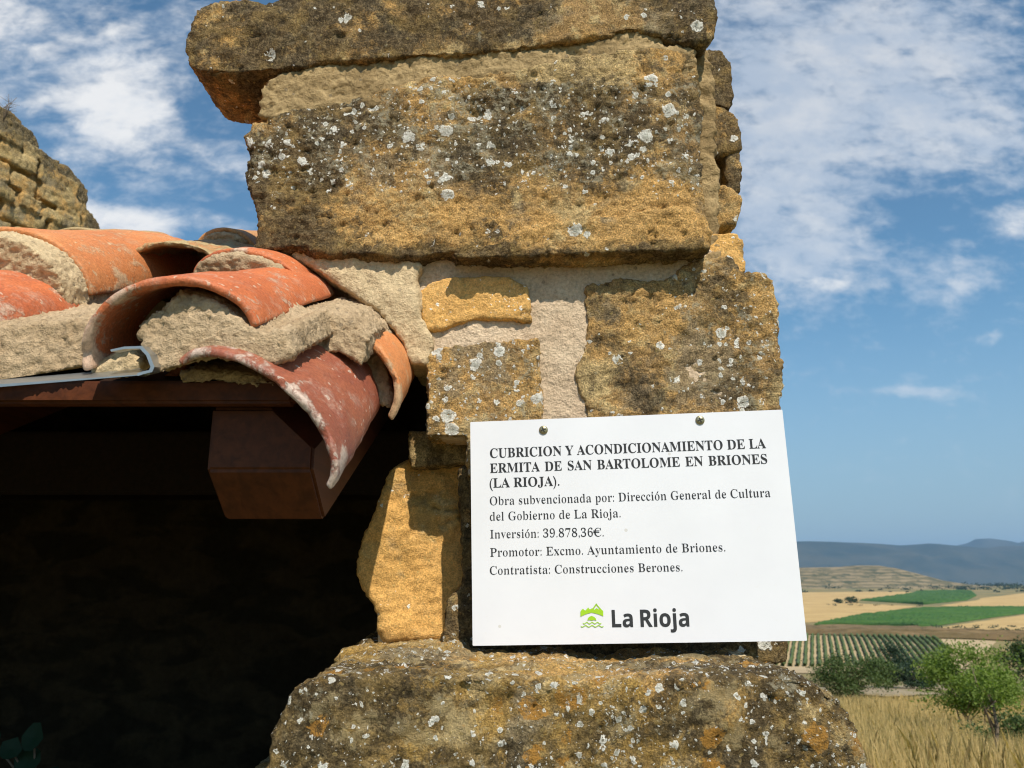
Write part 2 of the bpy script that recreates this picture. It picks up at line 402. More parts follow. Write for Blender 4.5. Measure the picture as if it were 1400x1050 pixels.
def panel_mat():
    m, k, b = material('white_sign_panel', .33, .4); co = objco(k)
    n = k.noise(co, 9, 5, .6); n2 = k.noise(co, 120, 4, .7)
    col = k.mix(k.smooth(n, .3, .7), (.715, .725, .765), (.75, .76, .80))
    vs = k.vor(co, 34); sp = k.math('MULTIPLY', k.math('LESS_THAN', vs.outputs['Distance'], .07), k.math('GREATER_THAN', k.sep(vs.outputs['Color'])[0], .8))
    col = k.mix(k.math('MULTIPLY', sp, .5), col, (.5, .47, .40))
    col = k.mix(k.math('MULTIPLY', k.smooth(n2, .62, .8), .2), col, (.66, .63, .55))
    st = k.smooth(k.vmath('LENGTH', k.vmath('MULTIPLY', k.vmath('SUBTRACT', co, (-.028, 0, -.035)), (1, 0, .55))), .004, .013, 1, 0)
    col = k.mix(k.math('MULTIPLY', k.math('MULTIPLY', st, k.smooth(k.noise(co, 140, 4, .6), .35, .6)), .4), col, (.62, .53, .36))
    k.put(b.inputs['Base Color'], col); k.put(b.inputs['Normal'], k.bump(n, .05, .004)); return m
M['panel'] = panel_mat()

# ------------------------------------------------------------------ terrain
_ty = np.array([-400, 0, 4, 8, 18, 37, 52, 75, 110, 270, 345, 500, 600, 900, 2000, 2800, 6000, 9000, 60000.])
_tz = np.array([-1.7, -1.7, -1.75, -2.0, -3.5, -5.95, -7.6, -10.4, -14.4, -33, -28.9, -38, -43.6, -51, -61, -63, -150, -225, -225.])
def H0(Y): return np.interp(Y, _ty, _tz)
def H(Y):
    Y = np.asarray(Y, float); r = np.maximum(np.abs(Y) * .07, .8)
    return sum(H0(Y + r * t) for t in np.linspace(-1, 1, 9)) / 9
def HX(x, Y):
    """ground height with the small unevenness of the near slope"""
    x = np.asarray(x, float); Y = np.asarray(Y, float)
    p = np.stack([x.ravel(), Y.ravel(), 0 * x.ravel()], 1)
    n = (fbm(p, .09, 3) * .22).reshape(x.shape) * np.exp(-np.hypot(x, Y) / 120.) * sst(np.hypot(x, Y), 1.5, 7)
    return H(Y) + n
_yy = np.geomspace(2, 2700, 4000); _rat = np.maximum.accumulate(H(_yy) / _yy)
def groundY(py):
    t = vz(py); i = np.searchsorted(_rat, t); return float(_yy[min(i, len(_yy) - 1)])
def G(px, py, dz=0):
    Y = groundY(py); return Vector((ux(px, py) * Y, Y, float(H(Y)) + dz))

def ground_mat():
    m, k, b = material('dry_hillside', .95, .1); co = geoco(k)
    n = k.noise(co, .35, 8, .65); n2 = k.noise(co, 6, 7, .7); n3 = k.noise(co, .012, 6, .6)
    col = k.mix(k.smooth(n, .35, .65), (.30, .22, .10), (.20, .17, .075))
    col = k.mix(k.smooth(n3, .42, .6), col, (.16, .155, .075))
    gr = k.math('MULTIPLY_ADD', n2, .8, .6); col = k.mix(1, col, k.comb(gr, gr, gr), 'MULTIPLY')
    k.put(b.inputs['Base Color'], col); k.put(b.inputs['Normal'], k.bump(n2, .6, .05)); return m
xs = np.concatenate([-np.geomspace(.4, 30000, 90)[::-1], [0], np.geomspace(.4, 30000, 90)])
ys = np.concatenate([-np.geomspace(1, 300, 14)[::-1], np.linspace(0, 1.5, 3), np.geomspace(2, 30000, 220)])
X, Y = np.meshgrid(xs, ys); Z = HX(X, Y)
nx = len(xs); vs = np.stack([X.ravel(), Y.ravel(), Z.ravel()], 1)
fs = [(j * nx + i, j * nx + i + 1, (j + 1) * nx + i + 1, (j + 1) * nx + i) for j in range(len(ys) - 1) for i in range(nx - 1)]
tag(link('ground', mesh(vs, fs), ground_mat(), None, center=False), kind='structure')

def soil(name, c1, c2, sc=.02, rowdir=None, rowscale=1.):
    m, k, b = material(name, .95, .1); co = geoco(k)
    n = k.noise(co, sc, 7, .62); n2 = k.noise(co, sc * 14, 6, .7)
    col = k.mix(k.smooth(n, .35, .65), c1, c2)
    gr = k.math('MULTIPLY_ADD', n2, .5, .75)
    col = k.mix(1, col, k.comb(gr, gr, gr), 'MULTIPLY')
    k.put(b.inputs['Base Color'], col); return m
M['wheat'] = soil('wheat_stubble', (.50, .35, .155), (.42, .285, .12))
M['straw'] = soil('pale_straw', (.50, .38, .19), (.40, .29, .13), .1)
M['scrub'] = soil('scrubby_bank', (.13, .10, .05), (.20, .14, .075), .05)
M['vinesoil'] = soil('vineyard_soil', (.43, .33, .20), (.37, .28, .165), .03)
M['track'] = soil('dusty_track', (.33, .27, .18), (.27, .21, .13), .3)
M['greenveg'] = soil('vine_canopy', (.035, .095, .018), (.06, .12, .026), .03)

def strip(name, pts, mat, dz=.1, height=0, nxs=2, step=.8, noise=0., label=None):
    """a field on the slope: walks down the outline and drapes it on the ground"""
    ysx = [p[1] for p in pts]; rows = []
    y = min(ysx) + .05
    while y < max(ysx) + step * .5:
        yy = min(y, max(ysx) - .02); xsx = []
        for i in range(len(pts)):
            (x0, y0), (x1, y1) = pts[i], pts[(i + 1) % len(pts)]
            if (y0 - yy) * (y1 - yy) < 0: xsx.append(x0 + (x1 - x0) * (yy - y0) / (y1 - y0))
        if len(xsx) >= 2: rows.append((yy, min(xsx), max(xsx)))
        y += step
    vs, fs = [], []
    for r, (yy, a, b) in enumerate(rows):
        Yg = groundY(yy)
        for i in range(nxs):
            px = a + (b - a) * i / (nxs - 1); g = Vector((ux(px, yy) * Yg, Yg, float(H(Yg))))
            e = height if 0 < i < nxs - 1 and 0 < r < len(rows) - 1 else 0
            g.z += dz + e * (1 + noise * random.uniform(-1, 1)); vs.append(g)
    for r in range(len(rows) - 1):
        for i in range(nxs - 1): fs.append((r * nxs + i, r * nxs + i + 1, (r + 1) * nxs + i + 1, (r + 1) * nxs + i))
    o = link(name, mesh(vs, fs), mat, None, smooth=False); tag(o, label=label, kind='structure'); return o
def zq(a): return [(1080 + x * .3143, 720 + y * .3143) for x, y in a]      # reads points off the enlarged valley view
strip('wheat_field', zq([(-2300, 300), (520, 283), (545, 290), (300, 318), (300, 336), (560, 347), (100, 418), (-2300, 425)]), M['wheat'], .2)
strip('vineyard_field', zq([(300, 322), (520, 292), (560, 281), (790, 279), (815, 300), (770, 322), (580, 340)]), M['greenveg'], .3, 2.0, 40, .35, .5)
strip('wheat_field', zq([(830, 312), (1018, 290), (1600, 270), (1600, 350), (1018, 353), (640, 346), (820, 320)]), M['wheat'], .3)
strip('vineyard_field', zq([(100, 428), (300, 386), (560, 356), (850, 351), (1018, 358), (1600, 352), (1600, 360), (1018, 380), (880, 397), (560, 445), (350, 438)]), M['greenveg'], .3, 1.5, 60, .5, .5)
strip('wheat_field', zq([(555, 455), (1018, 385), (1600, 362), (1600, 480), (1018, 474), (580, 466)]), M['wheat'], .3)
strip('scrub_bank', zq([(-2300, 440), (90, 436), (560, 446), (1018, 474), (1600, 480), (1600, 510), (1018, 500), (800, 492), (90, 470), (-2300, 470)]), M['scrub'], .35, 1.2, 90, .6, .9)
strip('vineyard_soil', zq([(-60, 470), (760, 492), (900, 500), (760, 640), (-60, 640)]), M['vinesoil'], .12, nxs=4)
strip('dirt_track', zq([(300, 694), (500, 692), (1600, 690), (1600, 720), (600, 735), (440, 745), (300, 735)]), M['track'], .06)
strip('straw_field', zq([(300, 765), (560, 760), (900, 790), (1600, 800), (1600, 850), (900, 850), (640, 830), (420, 800)]), M['straw'], .06)

# vine rows
yb, yt = groundY(912), groundY(870); dirx = ux(1112, 740); print('vines', yb, yt)
ridx = 0
for i in range(-3, 24):
    px0 = 1090 + i * 10.2
    x0 = ux(px0, 909) * yb
    ya_, yb_ = yb, yt
    if i > 20: ya_ = yb + (i - 20) * 12
    vs, fs = [], []; n = 60
    for j in range(n + 1):
        Yj = ya_ + (yb_ - ya_) * j / n; xj = x0 + dirx * (Yj - yb) + random.uniform(-.12, .12)
        zg = float(H(Yj)) + .1; w = random.uniform(.4, .75); hh = random.uniform(1.0, 1.6)
        vs += [Vector((xj - w, Yj, zg)), Vector((xj - w * .8, Yj, zg + hh * .8)), Vector((xj + random.uniform(-.2, .2), Yj, zg + hh)), Vector((xj + w * .8, Yj, zg + hh * .75)), Vector((xj + w, Yj, zg))]
    for j in range(n):
        for a in range(4): fs.append((j * 5 + a, j * 5 + a + 1, j * 5 + a + 6, j * 5 + a + 5))
    o = link('vine_row', mesh(vs, fs), M['vine'], None, smooth=False)
    tag(o, 'long green row of vines on pale soil in the striped vineyard', 'vine row', 'vine rows in the striped vineyard')

# mountains and terraced hill
def ridge(name, prof, Yd, depth, mat, seed):
    """a mountain range: its crest profile swept back and down with gullies"""
    prof = np.array(prof, float); pxs = np.linspace(prof[0, 0], prof[-1, 0], 260); pys = np.interp(pxs, prof[:, 0], prof[:, 1])
    rows = 26; vs, fs = [], []; zb = float(H(Yd)) - 8
    for j in range(rows):
        t = j / (rows - 1); prof_h = math.sin(math.pi * min(t * .5 / .62, 1 - (t - .62) * .5 / .38) if t > .62 else math.pi / 2 * (t / .62)) if t <= .62 else math.cos((t - .62) / .38 * math.pi / 2)
        for i in range(len(pxs)):
            Yc = Yd + depth * t; xw = ux(pxs[i], pys[i]) * (Yd + depth * .62); zc = vz(pys[i]) * (Yd + depth * .62)
            g = fbm(np.array([[xw / 900., Yc / 900., seed]]), 1, 4)[0]
            g2 = fbm(np.array([[xw / 260., Yc / 600., seed + 5]]), 1, 3)[0]
            h = zb + (zc - zb) * max(0, prof_h + (.16 * g + .08 * g2) * prof_h * (1 - prof_h) * 4)
            vs.append(Vector((xw * (Yc / (Yd + depth * .62)) ** .3, Yc, h)))
    n = len(pxs)
    for j in range(rows - 1):
        for i in range(n - 1): fs.append((j * n + i, j * n + i + 1, (j + 1) * n + i + 1, (j + 1) * n + i))
    return tag(link(name, mesh(vs, fs), mat, None), kind='structure')
M['mountain'] = soil('wooded_mountain', (.025, .04, .03), (.06, .065, .045), .002)
ridge('mountains', [(-900, 750), (-300, 740), (200, 742), (600, 738), (1000, 742), (1105, 740), (1140, 741), (1190, 743), (1230, 746), (1270, 743), (1310, 747), (1345, 749), (1375, 746), (1400, 747), (1700, 744), (2400, 752)], 9500, 3200, M['mountain'], 1.3)
ridge('mountains', [(900, 752), (1200, 750), (1300, 748), (1326, 742), (1334, 737), (1350, 736), (1372, 739), (1390, 743), (1400, 740), (1500, 746), (1700, 738), (2400, 748)], 13500, 3000, M['mountain'], 7.7)
def terr_mat():
    m, k, b = material('terraced_slope', .95, .1); co = geoco(k)
    z = k.sep(co)[2]
    n = k.noise(k.vmath('MULTIPLY', co, (1, 1, 3)), .006, 7, .65); band = k.math('SINE', k.math('ADD', k.math('MULTIPLY', z, .7), k.math('MULTIPLY', n, 22)))
    col = k.mix(k.smooth(band, -.3, .6), (.14, .12, .065), (.25, .195, .115))
    col = k.mix(k.smooth(k.noise(co, .02, 7, .7), .50, .60), col, (.07, .075, .04))
    k.put(b.inputs['Base Color'], col); return m
hp = [(900, 808), (1000, 792), (1060, 780), (1090, 776), (1150, 775), (1168, 773), (1196, 773), (1215, 776), (1240, 783), (1262, 790), (1300, 797), (1345, 801), (1400, 803)]
ridge('terraced_hill', hp, 2300, 700, terr_mat(), 3.1)


# ------------------------------------------------------------------ plants
def leaf_mesh(centers, sizes, rnd, aspect=.5, up=0.):
    n = len(centers); d1 = rnd.normal(size=(n, 3)); d1[:, 2] += up; d1 /= np.linalg.norm(d1, axis=1)[:, None]
    d2 = np.cross(d1, rnd.normal(size=(n, 3))); d2 /= np.linalg.norm(d2, axis=1)[:, None]
    s = np.asarray(sizes)[:, None]; c = np.asarray(centers)
    v = np.stack([c - d1 * s, c + d2 * s * aspect, c + d1 * s, c - d2 * s * aspect], 1).reshape(-1, 3)
    me = bpy.data.meshes.new('m'); me.vertices.add(4 * n); me.vertices.foreach_set('co', v.ravel())
    me.loops.add(4 * n); me.loops.foreach_set('vertex_index', np.arange(4 * n)); me.polygons.add(n)
    me.polygons.foreach_set('loop_start', np.arange(n) * 4); me.polygons.foreach_set('loop_total', np.full(n, 4)); me.update(calc_edges=True)
    return me
def crown_pts(cx, rad, n, rnd, nclump=26, flat=.9, low=-.75):
    """leaf positions gathered in clumps through an uneven crown"""
    cl = []
    while len(cl) < nclump:
        q = rnd.uniform(-1, 1, 3)
        if np.linalg.norm(q) < 1 and q[2] > low: cl.append(q * rnd.uniform(.75, 1.02))
    cl = np.array(cl); ii = rnd.randint(0, nclump, n); sp = rnd.uniform(.13, .30, nclump)
    p = cl[ii] + rnd.normal(size=(n, 3)) * sp[ii][:, None] * .75
    return p * np.array(rad) * np.array((1, 1, flat)) + np.array(cx)
def tree(name, base, height, rad, n, leaf, mat, label, cat, trunk_h, stems=1, seed=1, group=None, nclump=26, lean=0):
    rnd = np.random.RandomState(seed); root = empty(name, base, label, cat, group)
    cz = trunk_h + rad[2] * .8
    bm = bmesh.new(); b = Vector(base)
    for s in range(stems):
        a = rnd.uniform(0, 6.28); o = Vector((math.cos(a), math.sin(a), 0)) * (.10 * rad[0] if stems > 1 else 0)
        top = b + Vector((math.cos(a) * rad[0] * .45 * (stems > 1) + lean, math.sin(a) * rad[1] * .4 * (stems > 1), cz))
        pts = [b + o + Vector((0, 0, -.1))]
        for t in (.3, .6, 1): pts.append(b + o + (top - b - o) * t + Vector(rnd.normal(size=3) * .035 * height * (t < 1)))
        r0 = .022 * height / math.sqrt(stems)
        add_tube(bm, pts, [r0, r0 * .75, r0 * .55, r0 * .3])
        for _ in range(6):
            t = rnd.uniform(.35, .95); p0 = pts[0] + (top - pts[0]) * t
            e = b + Vector((lean, 0, cz)) + Vector(rnd.normal(size=3)) * .0
            e = b + Vector((lean + rnd.uniform(-.8, .8) * rad[0], rnd.uniform(-.8, .8) * rad[1], cz + rnd.uniform(-.5, .7) * rad[2]))
            add_tube(bm, [p0, (p0 + e) / 2 + Vector(rnd.normal(size=3) * .03 * height), e], [r0 * .4, r0 * .28, r0 * .1], 5)
    link('trunk', from_bm(bm), M['bark'], root)
    c = crown_pts((base[0] + lean, base[1], base[2] + cz), rad, n, rnd, nclump)
    link('crown', leaf_mesh(c, rnd.uniform(.6, 1.3, n) * leaf, rnd), mat, root, smooth=False)
    return root
def at_bush(px, pyb, Yd):
    return (ux(px, pyb) * Yd, Yd, vz(pyb) * Yd)
def onground(px, Yd):
    """foot of a plant at depth Yd"""
    # image row where the slope lies at that depth
    zz = float(HX(np.array([ux(px, 950) * Yd]), np.array([Yd]))[0]); t = zz / Yd
    lo, hi = 780, 1300
    for _ in range(40):
        m_ = (lo + hi) / 2
        if vz(m_) > t: lo = m_
        else: hi = m_
    xw = ux(px, lo) * Yd
    return (xw, Yd, float(HX(np.array([xw]), np.array([Yd]))[0]))
tree('olive_bush', onground(1169, 36), 2.6, (1.75, 1.5, 1.25), 9000, .055, M['leaf_mid'], 'round mid green bush at the top of the dry grass slope beside the base stone', 'bush', .2, 4, 11, nclump=34)
tree('evergreen_bush', onground(1217, 56), 3.4, (1.75, 1.6, 1.5), 7000, .075, M['leaf_blue'], 'dark blue green bush below the striped vineyard, taller of the touching pair', 'bush', .3, 3, 12)
tree('evergreen_bush', onground(1245, 53), 2.1, (1.55, 1.3, .85), 5000, .07, M['leaf_blue'], 'low dark blue green bush beside the dirt track, lower of the touching pair', 'bush', .1, 3, 13)
tree('almond_tree', onground(1342, 17.5), 2.5, (1.15, .95, .84), 15000, .034, M['leaf_bright'], 'bright green loose leaved young tree with several thin stems in dry grass', 'tree', .50, 5, 14, nclump=30)
tree('almond_sapling', onground(1369, 8.3), 1.3, (.30, .28, .33), 2600, .018, M['leaf_bright'], 'thin single stemmed sapling with sparse leaves in front of the bright green tree', 'sapling', .55, 1, 15, nclump=16)
tree('evergreen_tree', onground(1418, 30), 3.0, (1.5, 1.4, 1.25), 8000, .06, M['leaf_dark'], 'dark green tree standing behind the bright green tree at the edge of the photo', 'tree', .35, 3, 16)
tree('grass_bush', onground(1395, 11), .9, (.55, .5, .38), 3000, .025, M['leaf_mid'], 'small leafy bush low in the grass beside the thin sapling', 'bush', .03, 4, 17)
# two far bushes in the wheat, then the wooded band at the foot of the mountains
for px, w, s, lb in ((1146, 9, 21, 'dark clump of bushes standing in the far wheat field, rounder one'), (1164, 12, 22, 'dark clump of bushes standing in the far wheat field, wider one')):
    g = G(px, 825)
    rnd = np.random.RandomState(s); Yg = g.y; wd = w * Yg / F
    tree('field_bush', (g.x, g.y, g.z), wd, (wd * .75, wd * .5, wd * .42), 1500, wd * .06, M['leaf_dark'], lb, 'bush', .1, 2, s)
rnd = np.random.RandomState(40); cs = []
for _ in range(420):
    px = rnd.uniform(900, 1900); py = rnd.choice([rnd.uniform(797, 806), rnd.uniform(800, 807)])
    if px < 1270 and rnd.rand() < .75: continue
    Yg = groundY(py) * 1.0; q = np.array((ux(px, py) * Yg, Yg, float(H(Yg)))); r = rnd.uniform(7, 13)
    cs.append(q + rnd.normal(size=(45, 3)) * np.array((r * .8, r * .6, r * .30)) + np.array((0, 0, r * .35)))
for _ in range(260):
    px = rnd.uniform(900, 1800); py = rnd.choice([rnd.uniform(806, 810), 827 + .012 * (px - 1100), rnd.uniform(857, 866), rnd.uniform(857, 866)]) + rnd.normal() * .5
    Yg = groundY(py); q = np.array((ux(px, py) * Yg, Yg, float(H(Yg)))); r = rnd.uniform(.8, 2.6) * (Yg / 700) ** .6
    cs.append(q + rnd.normal(size=(30, 3)) * np.array((r * .9, r * .6, r * .30)) + np.array((0, 0, r * .35)))
cs = np.concatenate(cs)
tag(link('far_woods', leaf_mesh(cs, np.where(cs[:, 1] > 1500, 2.0, .55) * rnd.uniform(.6, 1.4, len(cs)), rnd, .8), M['leaf_blue'], None, smooth=False), 'band of dark trees along the foot of the mountains', None, None, 'stuff')

# dry grass
rnd = np.random.RandomState(8); n = 170000
Yg = 4.5 + 34 * rnd.rand(n) ** 1.35; uu = rnd.uniform(.05, .95, n); xg = uu * Yg
keep = fbm(np.stack([xg, Yg, 0 * xg], 1), .5, 3) > rnd.uniform(-.9, .5, n); xg, Yg = xg[keep], Yg[keep]; n = len(xg)
zg = HX(xg, Yg); hh = rnd.uniform(.12, .46, n) * (1 + .3 * fbm(np.stack([xg, Yg, 0 * xg], 1), .3, 2)); ww = rnd.uniform(.0011, .0024, n) * (1 + Yg * .06)
an = rnd.uniform(0, 6.28, n); lx = rnd.normal(size=n) * .16; ly = rnd.normal(size=n) * .16
ex, ey = np.cos(an) * ww, np.sin(an) * ww
b0 = np.stack([xg - ex, Yg - ey, zg - .03], 1); b1 = np.stack([xg + ex, Yg + ey, zg - .03], 1)
m0 = np.stack([xg + lx * hh * .4 - ex * 1.3, Yg + ly * hh * .4 - ey * 1.3, zg + hh * .6], 1); m1 = m0 + np.stack([ex, ey, 0 * ex], 1) * 2.6
tp = np.stack([xg + lx * hh, Yg + ly * hh, zg + hh], 1)
v = np.stack([b0, b1, m1, tp, m0], 1).reshape(-1, 3)
me = bpy.data.meshes.new('m'); me.vertices.add(5 * n); me.vertices.foreach_set('co', v.ravel()); me.loops.add(5 * n)
me.loops.foreach_set('vertex_index', np.arange(5 * n)); me.polygons.add(n); me.polygons.foreach_set('loop_start', np.arange(n) * 5)
me.polygons.foreach_set('loop_total', np.full(n, 5)); me.update(calc_edges=True)
tag(link('dry_grass', me, M['grass_dry'], None, smooth=False), 'long dry golden grass on the slope below the pillar', None, None, 'stuff')

# ------------------------------------------------------------------ ruined pillar
GZ = -1.7
pil = empty('stone_pillar', (.15, 1.15, GZ), 'lichen covered sandstone pillar end of the ruined wall carrying the white sign', 'stone pillar')
def fld(dark=.5, white=0., yellow=.5): return lambda co: dict(dark=dark, white=white, yellow=yellow)
# top slab
def f_slab(co):
    n = fbm(co, 7, 3)
    return dict(dark=.60 + .16 * n + .16 * fbm(co + 3, 4.2, 2) - .16 * sst(co[:, 2], .70, .80) * 0, white=.18, yellow=.40 + .25 * n)
rock('stone', [pp([(372, 90), (372, 10), (385, -8), (420, -60), (640, -75), (972, -70), (974, 20), (970, 54), (930, 58), (905, 50), (890, 42), (860, 40), (780, 58), (640, 74), (560, 78), (430, 86)], .955, .30),
               pp([(250, 70), (254, 42), (274, 12), (300, 3), (360, 1), (385, -8), (440, -10), (440, 86), (345, 98), (285, 101), (258, 92)], .955, .135)],
     M['stone_dark'], pil, fields=f_slab, seed=1, amp=.008, pits=.002, smooth=14, fine=.0028, cracks=.004, label='dark lichen crusted slab jutting out to the left at the top')
# mortar band under the slab
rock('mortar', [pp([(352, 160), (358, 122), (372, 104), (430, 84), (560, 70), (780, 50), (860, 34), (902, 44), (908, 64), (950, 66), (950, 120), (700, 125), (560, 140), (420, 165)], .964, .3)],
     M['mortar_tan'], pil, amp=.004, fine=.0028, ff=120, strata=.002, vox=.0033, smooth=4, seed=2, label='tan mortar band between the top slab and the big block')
# big block
zt, zb_ = P(700, 95, .96).z, P(700, 345, .96).z
def f_big(co):
    t = (co[:, 2] - zb_) / (zt - zb_); n = fbm(co, 6, 3); s = (co[:, 0] + .33) / .57
    ledge = (t < .30) & (s > .4)
    return dict(dark=.585 - .13 * sst(t, .48, .14) + .15 * n + .14 * fbm(co + 3, 4.5, 2) - .10 * sst(t, .85, 1.0) - .04 * ledge + .16 * sst(t, .06, -.02), white=.10 + .80 * sst(t, .2, .45) * sst(t, 1.0, .85), yellow=.43 + .17 * sst(t, .46, .12) + .25 * n)
rock('stone', [pp([(334, 190), (345, 166), (400, 150), (560, 112), (700, 95), (800, 72), (905, 64), (955, 74), (961, 150), (963, 220), (968, 290), (966, 326), (700, 343), (540, 350), (440, 348), (385, 338), (347, 345), (354, 305), (346, 275), (333, 240), (342, 212)], .958, .30),
               pp([(610, 350), (660, 334), (720, 314), (800, 293), (955, 284), (970, 296), (973, 338), (930, 342), (800, 346), (640, 352)], .945, .2)],
     M['stone_dark'], pil, fields=f_big, seed=3, amp=.006, fine=.0027, pits=.003, smooth=7, vox=.0031, strata=.0022, cracks=.004, label='largest block, dark above and yellow below, dotted with white lichen')
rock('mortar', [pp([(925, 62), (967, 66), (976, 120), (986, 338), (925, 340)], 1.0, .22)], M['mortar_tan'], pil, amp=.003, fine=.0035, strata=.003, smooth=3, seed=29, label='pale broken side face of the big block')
# small stones seen past the right edge
for pts, Yd, ds, sd, lb in (([(962, 66), (985, 68), (1002, 84), (1006, 132), (998, 150), (965, 140)], 1.16, .66, 21, 'small rounded stone high on the right side'),
                        ([(965, 140), (1000, 146), (1013, 160), (1013, 205), (975, 215)], 1.15, .60, 22, 'stone with a dark hollow below it on the right side'),
                        ([(990, 200), (1014, 204), (1012, 262), (996, 272)], 1.15, .62, 24, 'thin upright stone on the right side'),
                        ([(965, 252), (1000, 256), (1012, 270), (1006, 308), (968, 310)], 1.14, .45, 23, 'ochre stone low on the right side')):
    rock('stone', [pp(pts, Yd, .16)], M['stone_dark'], pil, fields=fld(ds, .2, .55), seed=sd, amp=.006, smooth=7, label=lb)
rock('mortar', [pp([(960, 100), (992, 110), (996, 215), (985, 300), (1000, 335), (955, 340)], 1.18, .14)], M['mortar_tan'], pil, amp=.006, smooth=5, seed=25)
# core mortar of the wall
rock('mortar', [pp([(450, -75), (930, -75), (930, 340), (362, 340), (362, 90), (450, 60)], .985, .28), pp([(556, 335), (965, 335), (1046, 400), (1050, 620), (600, 600), (580, 480), (556, 400)], .987, .25)],
     M['mortar_pink'], pil, amp=.003, fine=.0012, smooth=5, seed=4, label='pale pinkish mortar filling between the stones')
rock('stone', [pp([(568, 398), (585, 384), (620, 376), (700, 376), (722, 392), (729, 440), (690, 436), (640, 438), (604, 450), (582, 450)], .979, .14)],
     M['stone_yellow'], pil, fields=lambda co: dict(dark=.18 + .34 * sst(co[:, 0], -.03, .02), white=.15 + .3 * sst(co[:, 0], -.04, .01), yellow=.80), seed=5, amp=.005, fine=.0016, ff=45, smooth=9, vox=.003, cracks=.003, label='yellow ochre stone next to the roof')
rock('stone', [pp([(584, 484), (598, 474), (660, 468), (736, 464), (741, 540), (742, 650), (640, 650), (640, 596), (584, 596)], .975, .2)],
     M['stone_dark'], pil, fields=lambda co: dict(dark=.40 + .1 * fbm(co, 9, 2), white=.85, yellow=.42), seed=6, amp=.004, fine=.0028, smooth=6, vox=.003, label='block speckled with pale lichen above the sign corner')
rock('stone', [pp([(802, 392), (850, 380), (905, 384), (955, 350), (1000, 350), (1016, 372), (1050, 372), (1059, 386), (1066, 470), (1071, 560), (1075, 660), (830, 660), (800, 560), (784, 510), (803, 450)], .981, .3)],
     M['stone_dark'], pil, fields=lambda co: dict(dark=.44 + .10 * sst(co[:, 0], .2, .33) + .1 * fbm(co, 9, 3), white=.22 + .4 * sst(co[:, 0], .15, .3), yellow=.40), seed=7, amp=.005, fine=.003, smooth=7, strata=.002, cracks=.003, vox=.0035, label='brown block above the right half of the sign')
rock('stone', [pp([(952, 345), (968, 318), (1005, 316), (1019, 330), (1021, 372), (1000, 385), (955, 375)], 1.0, .25)], M['stone_yellow'], pil, fields=fld(.42, .25, .6), seed=8, amp=.005, smooth=7, label='ochre stone tucked under the right end of the big block')
rock('mortar', [pp([(945, 368), (955, 352), (988, 340), (990, 354), (965, 376)], .985, .08)], M['mortar_tan'], pil, amp=.006, smooth=4, seed=26)
# recessed lower stones
rock('stone', [pp([(530, 640), (552, 632), (600, 612), (660, 600), (660, 872), (524, 872), (522, 840), (500, 802), (489, 770), (500, 728), (518, 692)], 1.065, .25)],
     M['stone_yellow'], pil, fields=fld(.30, 0., .62), seed=9, amp=.010, fine=.0022, ff=45, smooth=9, strata=.0018, cracks=.008, vox=.0035, label='bare golden stone of the recessed lower left face')
rock('mortar', [pp([(518, 858), (600, 862), (640, 862), (640, 905), (516, 905)], 1.07, .2)], M['mortar'], pil, amp=.004, smooth=4, seed=27)
rock('stone', [pp([(628, 640), (760, 590), (1050, 600), (1060, 640), (1070, 740), (1076, 905), (604, 905), (612, 815), (632, 800)], 1.0, .3)],
     M['stone_dark'], pil, fields=fld(.62, .25, .4), seed=10, amp=.006, smooth=7, label='dark block hidden behind the sign')
rock('stone', [pp([(560, 590), (640, 585), (640, 632), (560, 640)], 1.04, .25)], M['stone_dark'], pil, fields=fld(.55, .1, .4), seed=28, amp=.004, smooth=6, label='shaded stone under the speckled block')
# big base stone
def f_base(co):
    n = fbm(co, 6, 3); m_ = fbm(co + 4, 3.2, 2)
    top = sst(co[:, 2], -.16, -.10)
    return dict(dark=.59 + .16 * n - .06 * top + .05 * m_, white=.42 + .34 * fbm(co + 9, 7, 2) + .10 * top, yellow=.44 + .22 * m_ + .05 * top)
rock('stone', [pp([(362, 1060), (370, 1005), (390, 955), (410, 936), (440, 922), (520, 921), (640, 925), (760, 928), (980, 925), (1092, 922), (1130, 936), (1156, 960), (1176, 1000), (1186, 1060), (1180, 1200), (368, 1200)], .775, .50),
               pp([(452, 905), (462, 890), (478, 884), (560, 882), (628, 876), (660, 900), (660, 930), (452, 930)], .985, .3)],
     M['stone_base'], pil, fields=f_base, seed=11, amp=.009, fine=.0032, pits=.003, cracks=.003, smooth=26, vox=.0038, label='broad rounded base stone covered in white, grey and orange lichen')
rock('stone', [pp([(992, 908), (1000, 896), (1018, 894), (1024, 906), (1010, 912)], .93, .03)], M['mortar'], pil, seed=12, amp=.002, smooth=4, vox=.0025, label='small loose pale pebble on the base stone')
bz = P(700, 1195, .80).z
for i, (z0, z1) in enumerate(((GZ - .1, -1.25), (-1.25, -.82), (-.82, bz + .05))):
    a, b = (-.30, .42) if i % 2 == 0 else (-.28, .40)
    rock('stone', [([Vector((a, .88, z0)), Vector((b, .88, z0)), Vector((b, .88, z1)), Vector((a, .88, z1))], Vector((0, .42, 0)))], M['stone_base'], pil, vox=.012, smooth=3, amp=.01, fields=fld(.5, .3, .5), seed=30 + i)

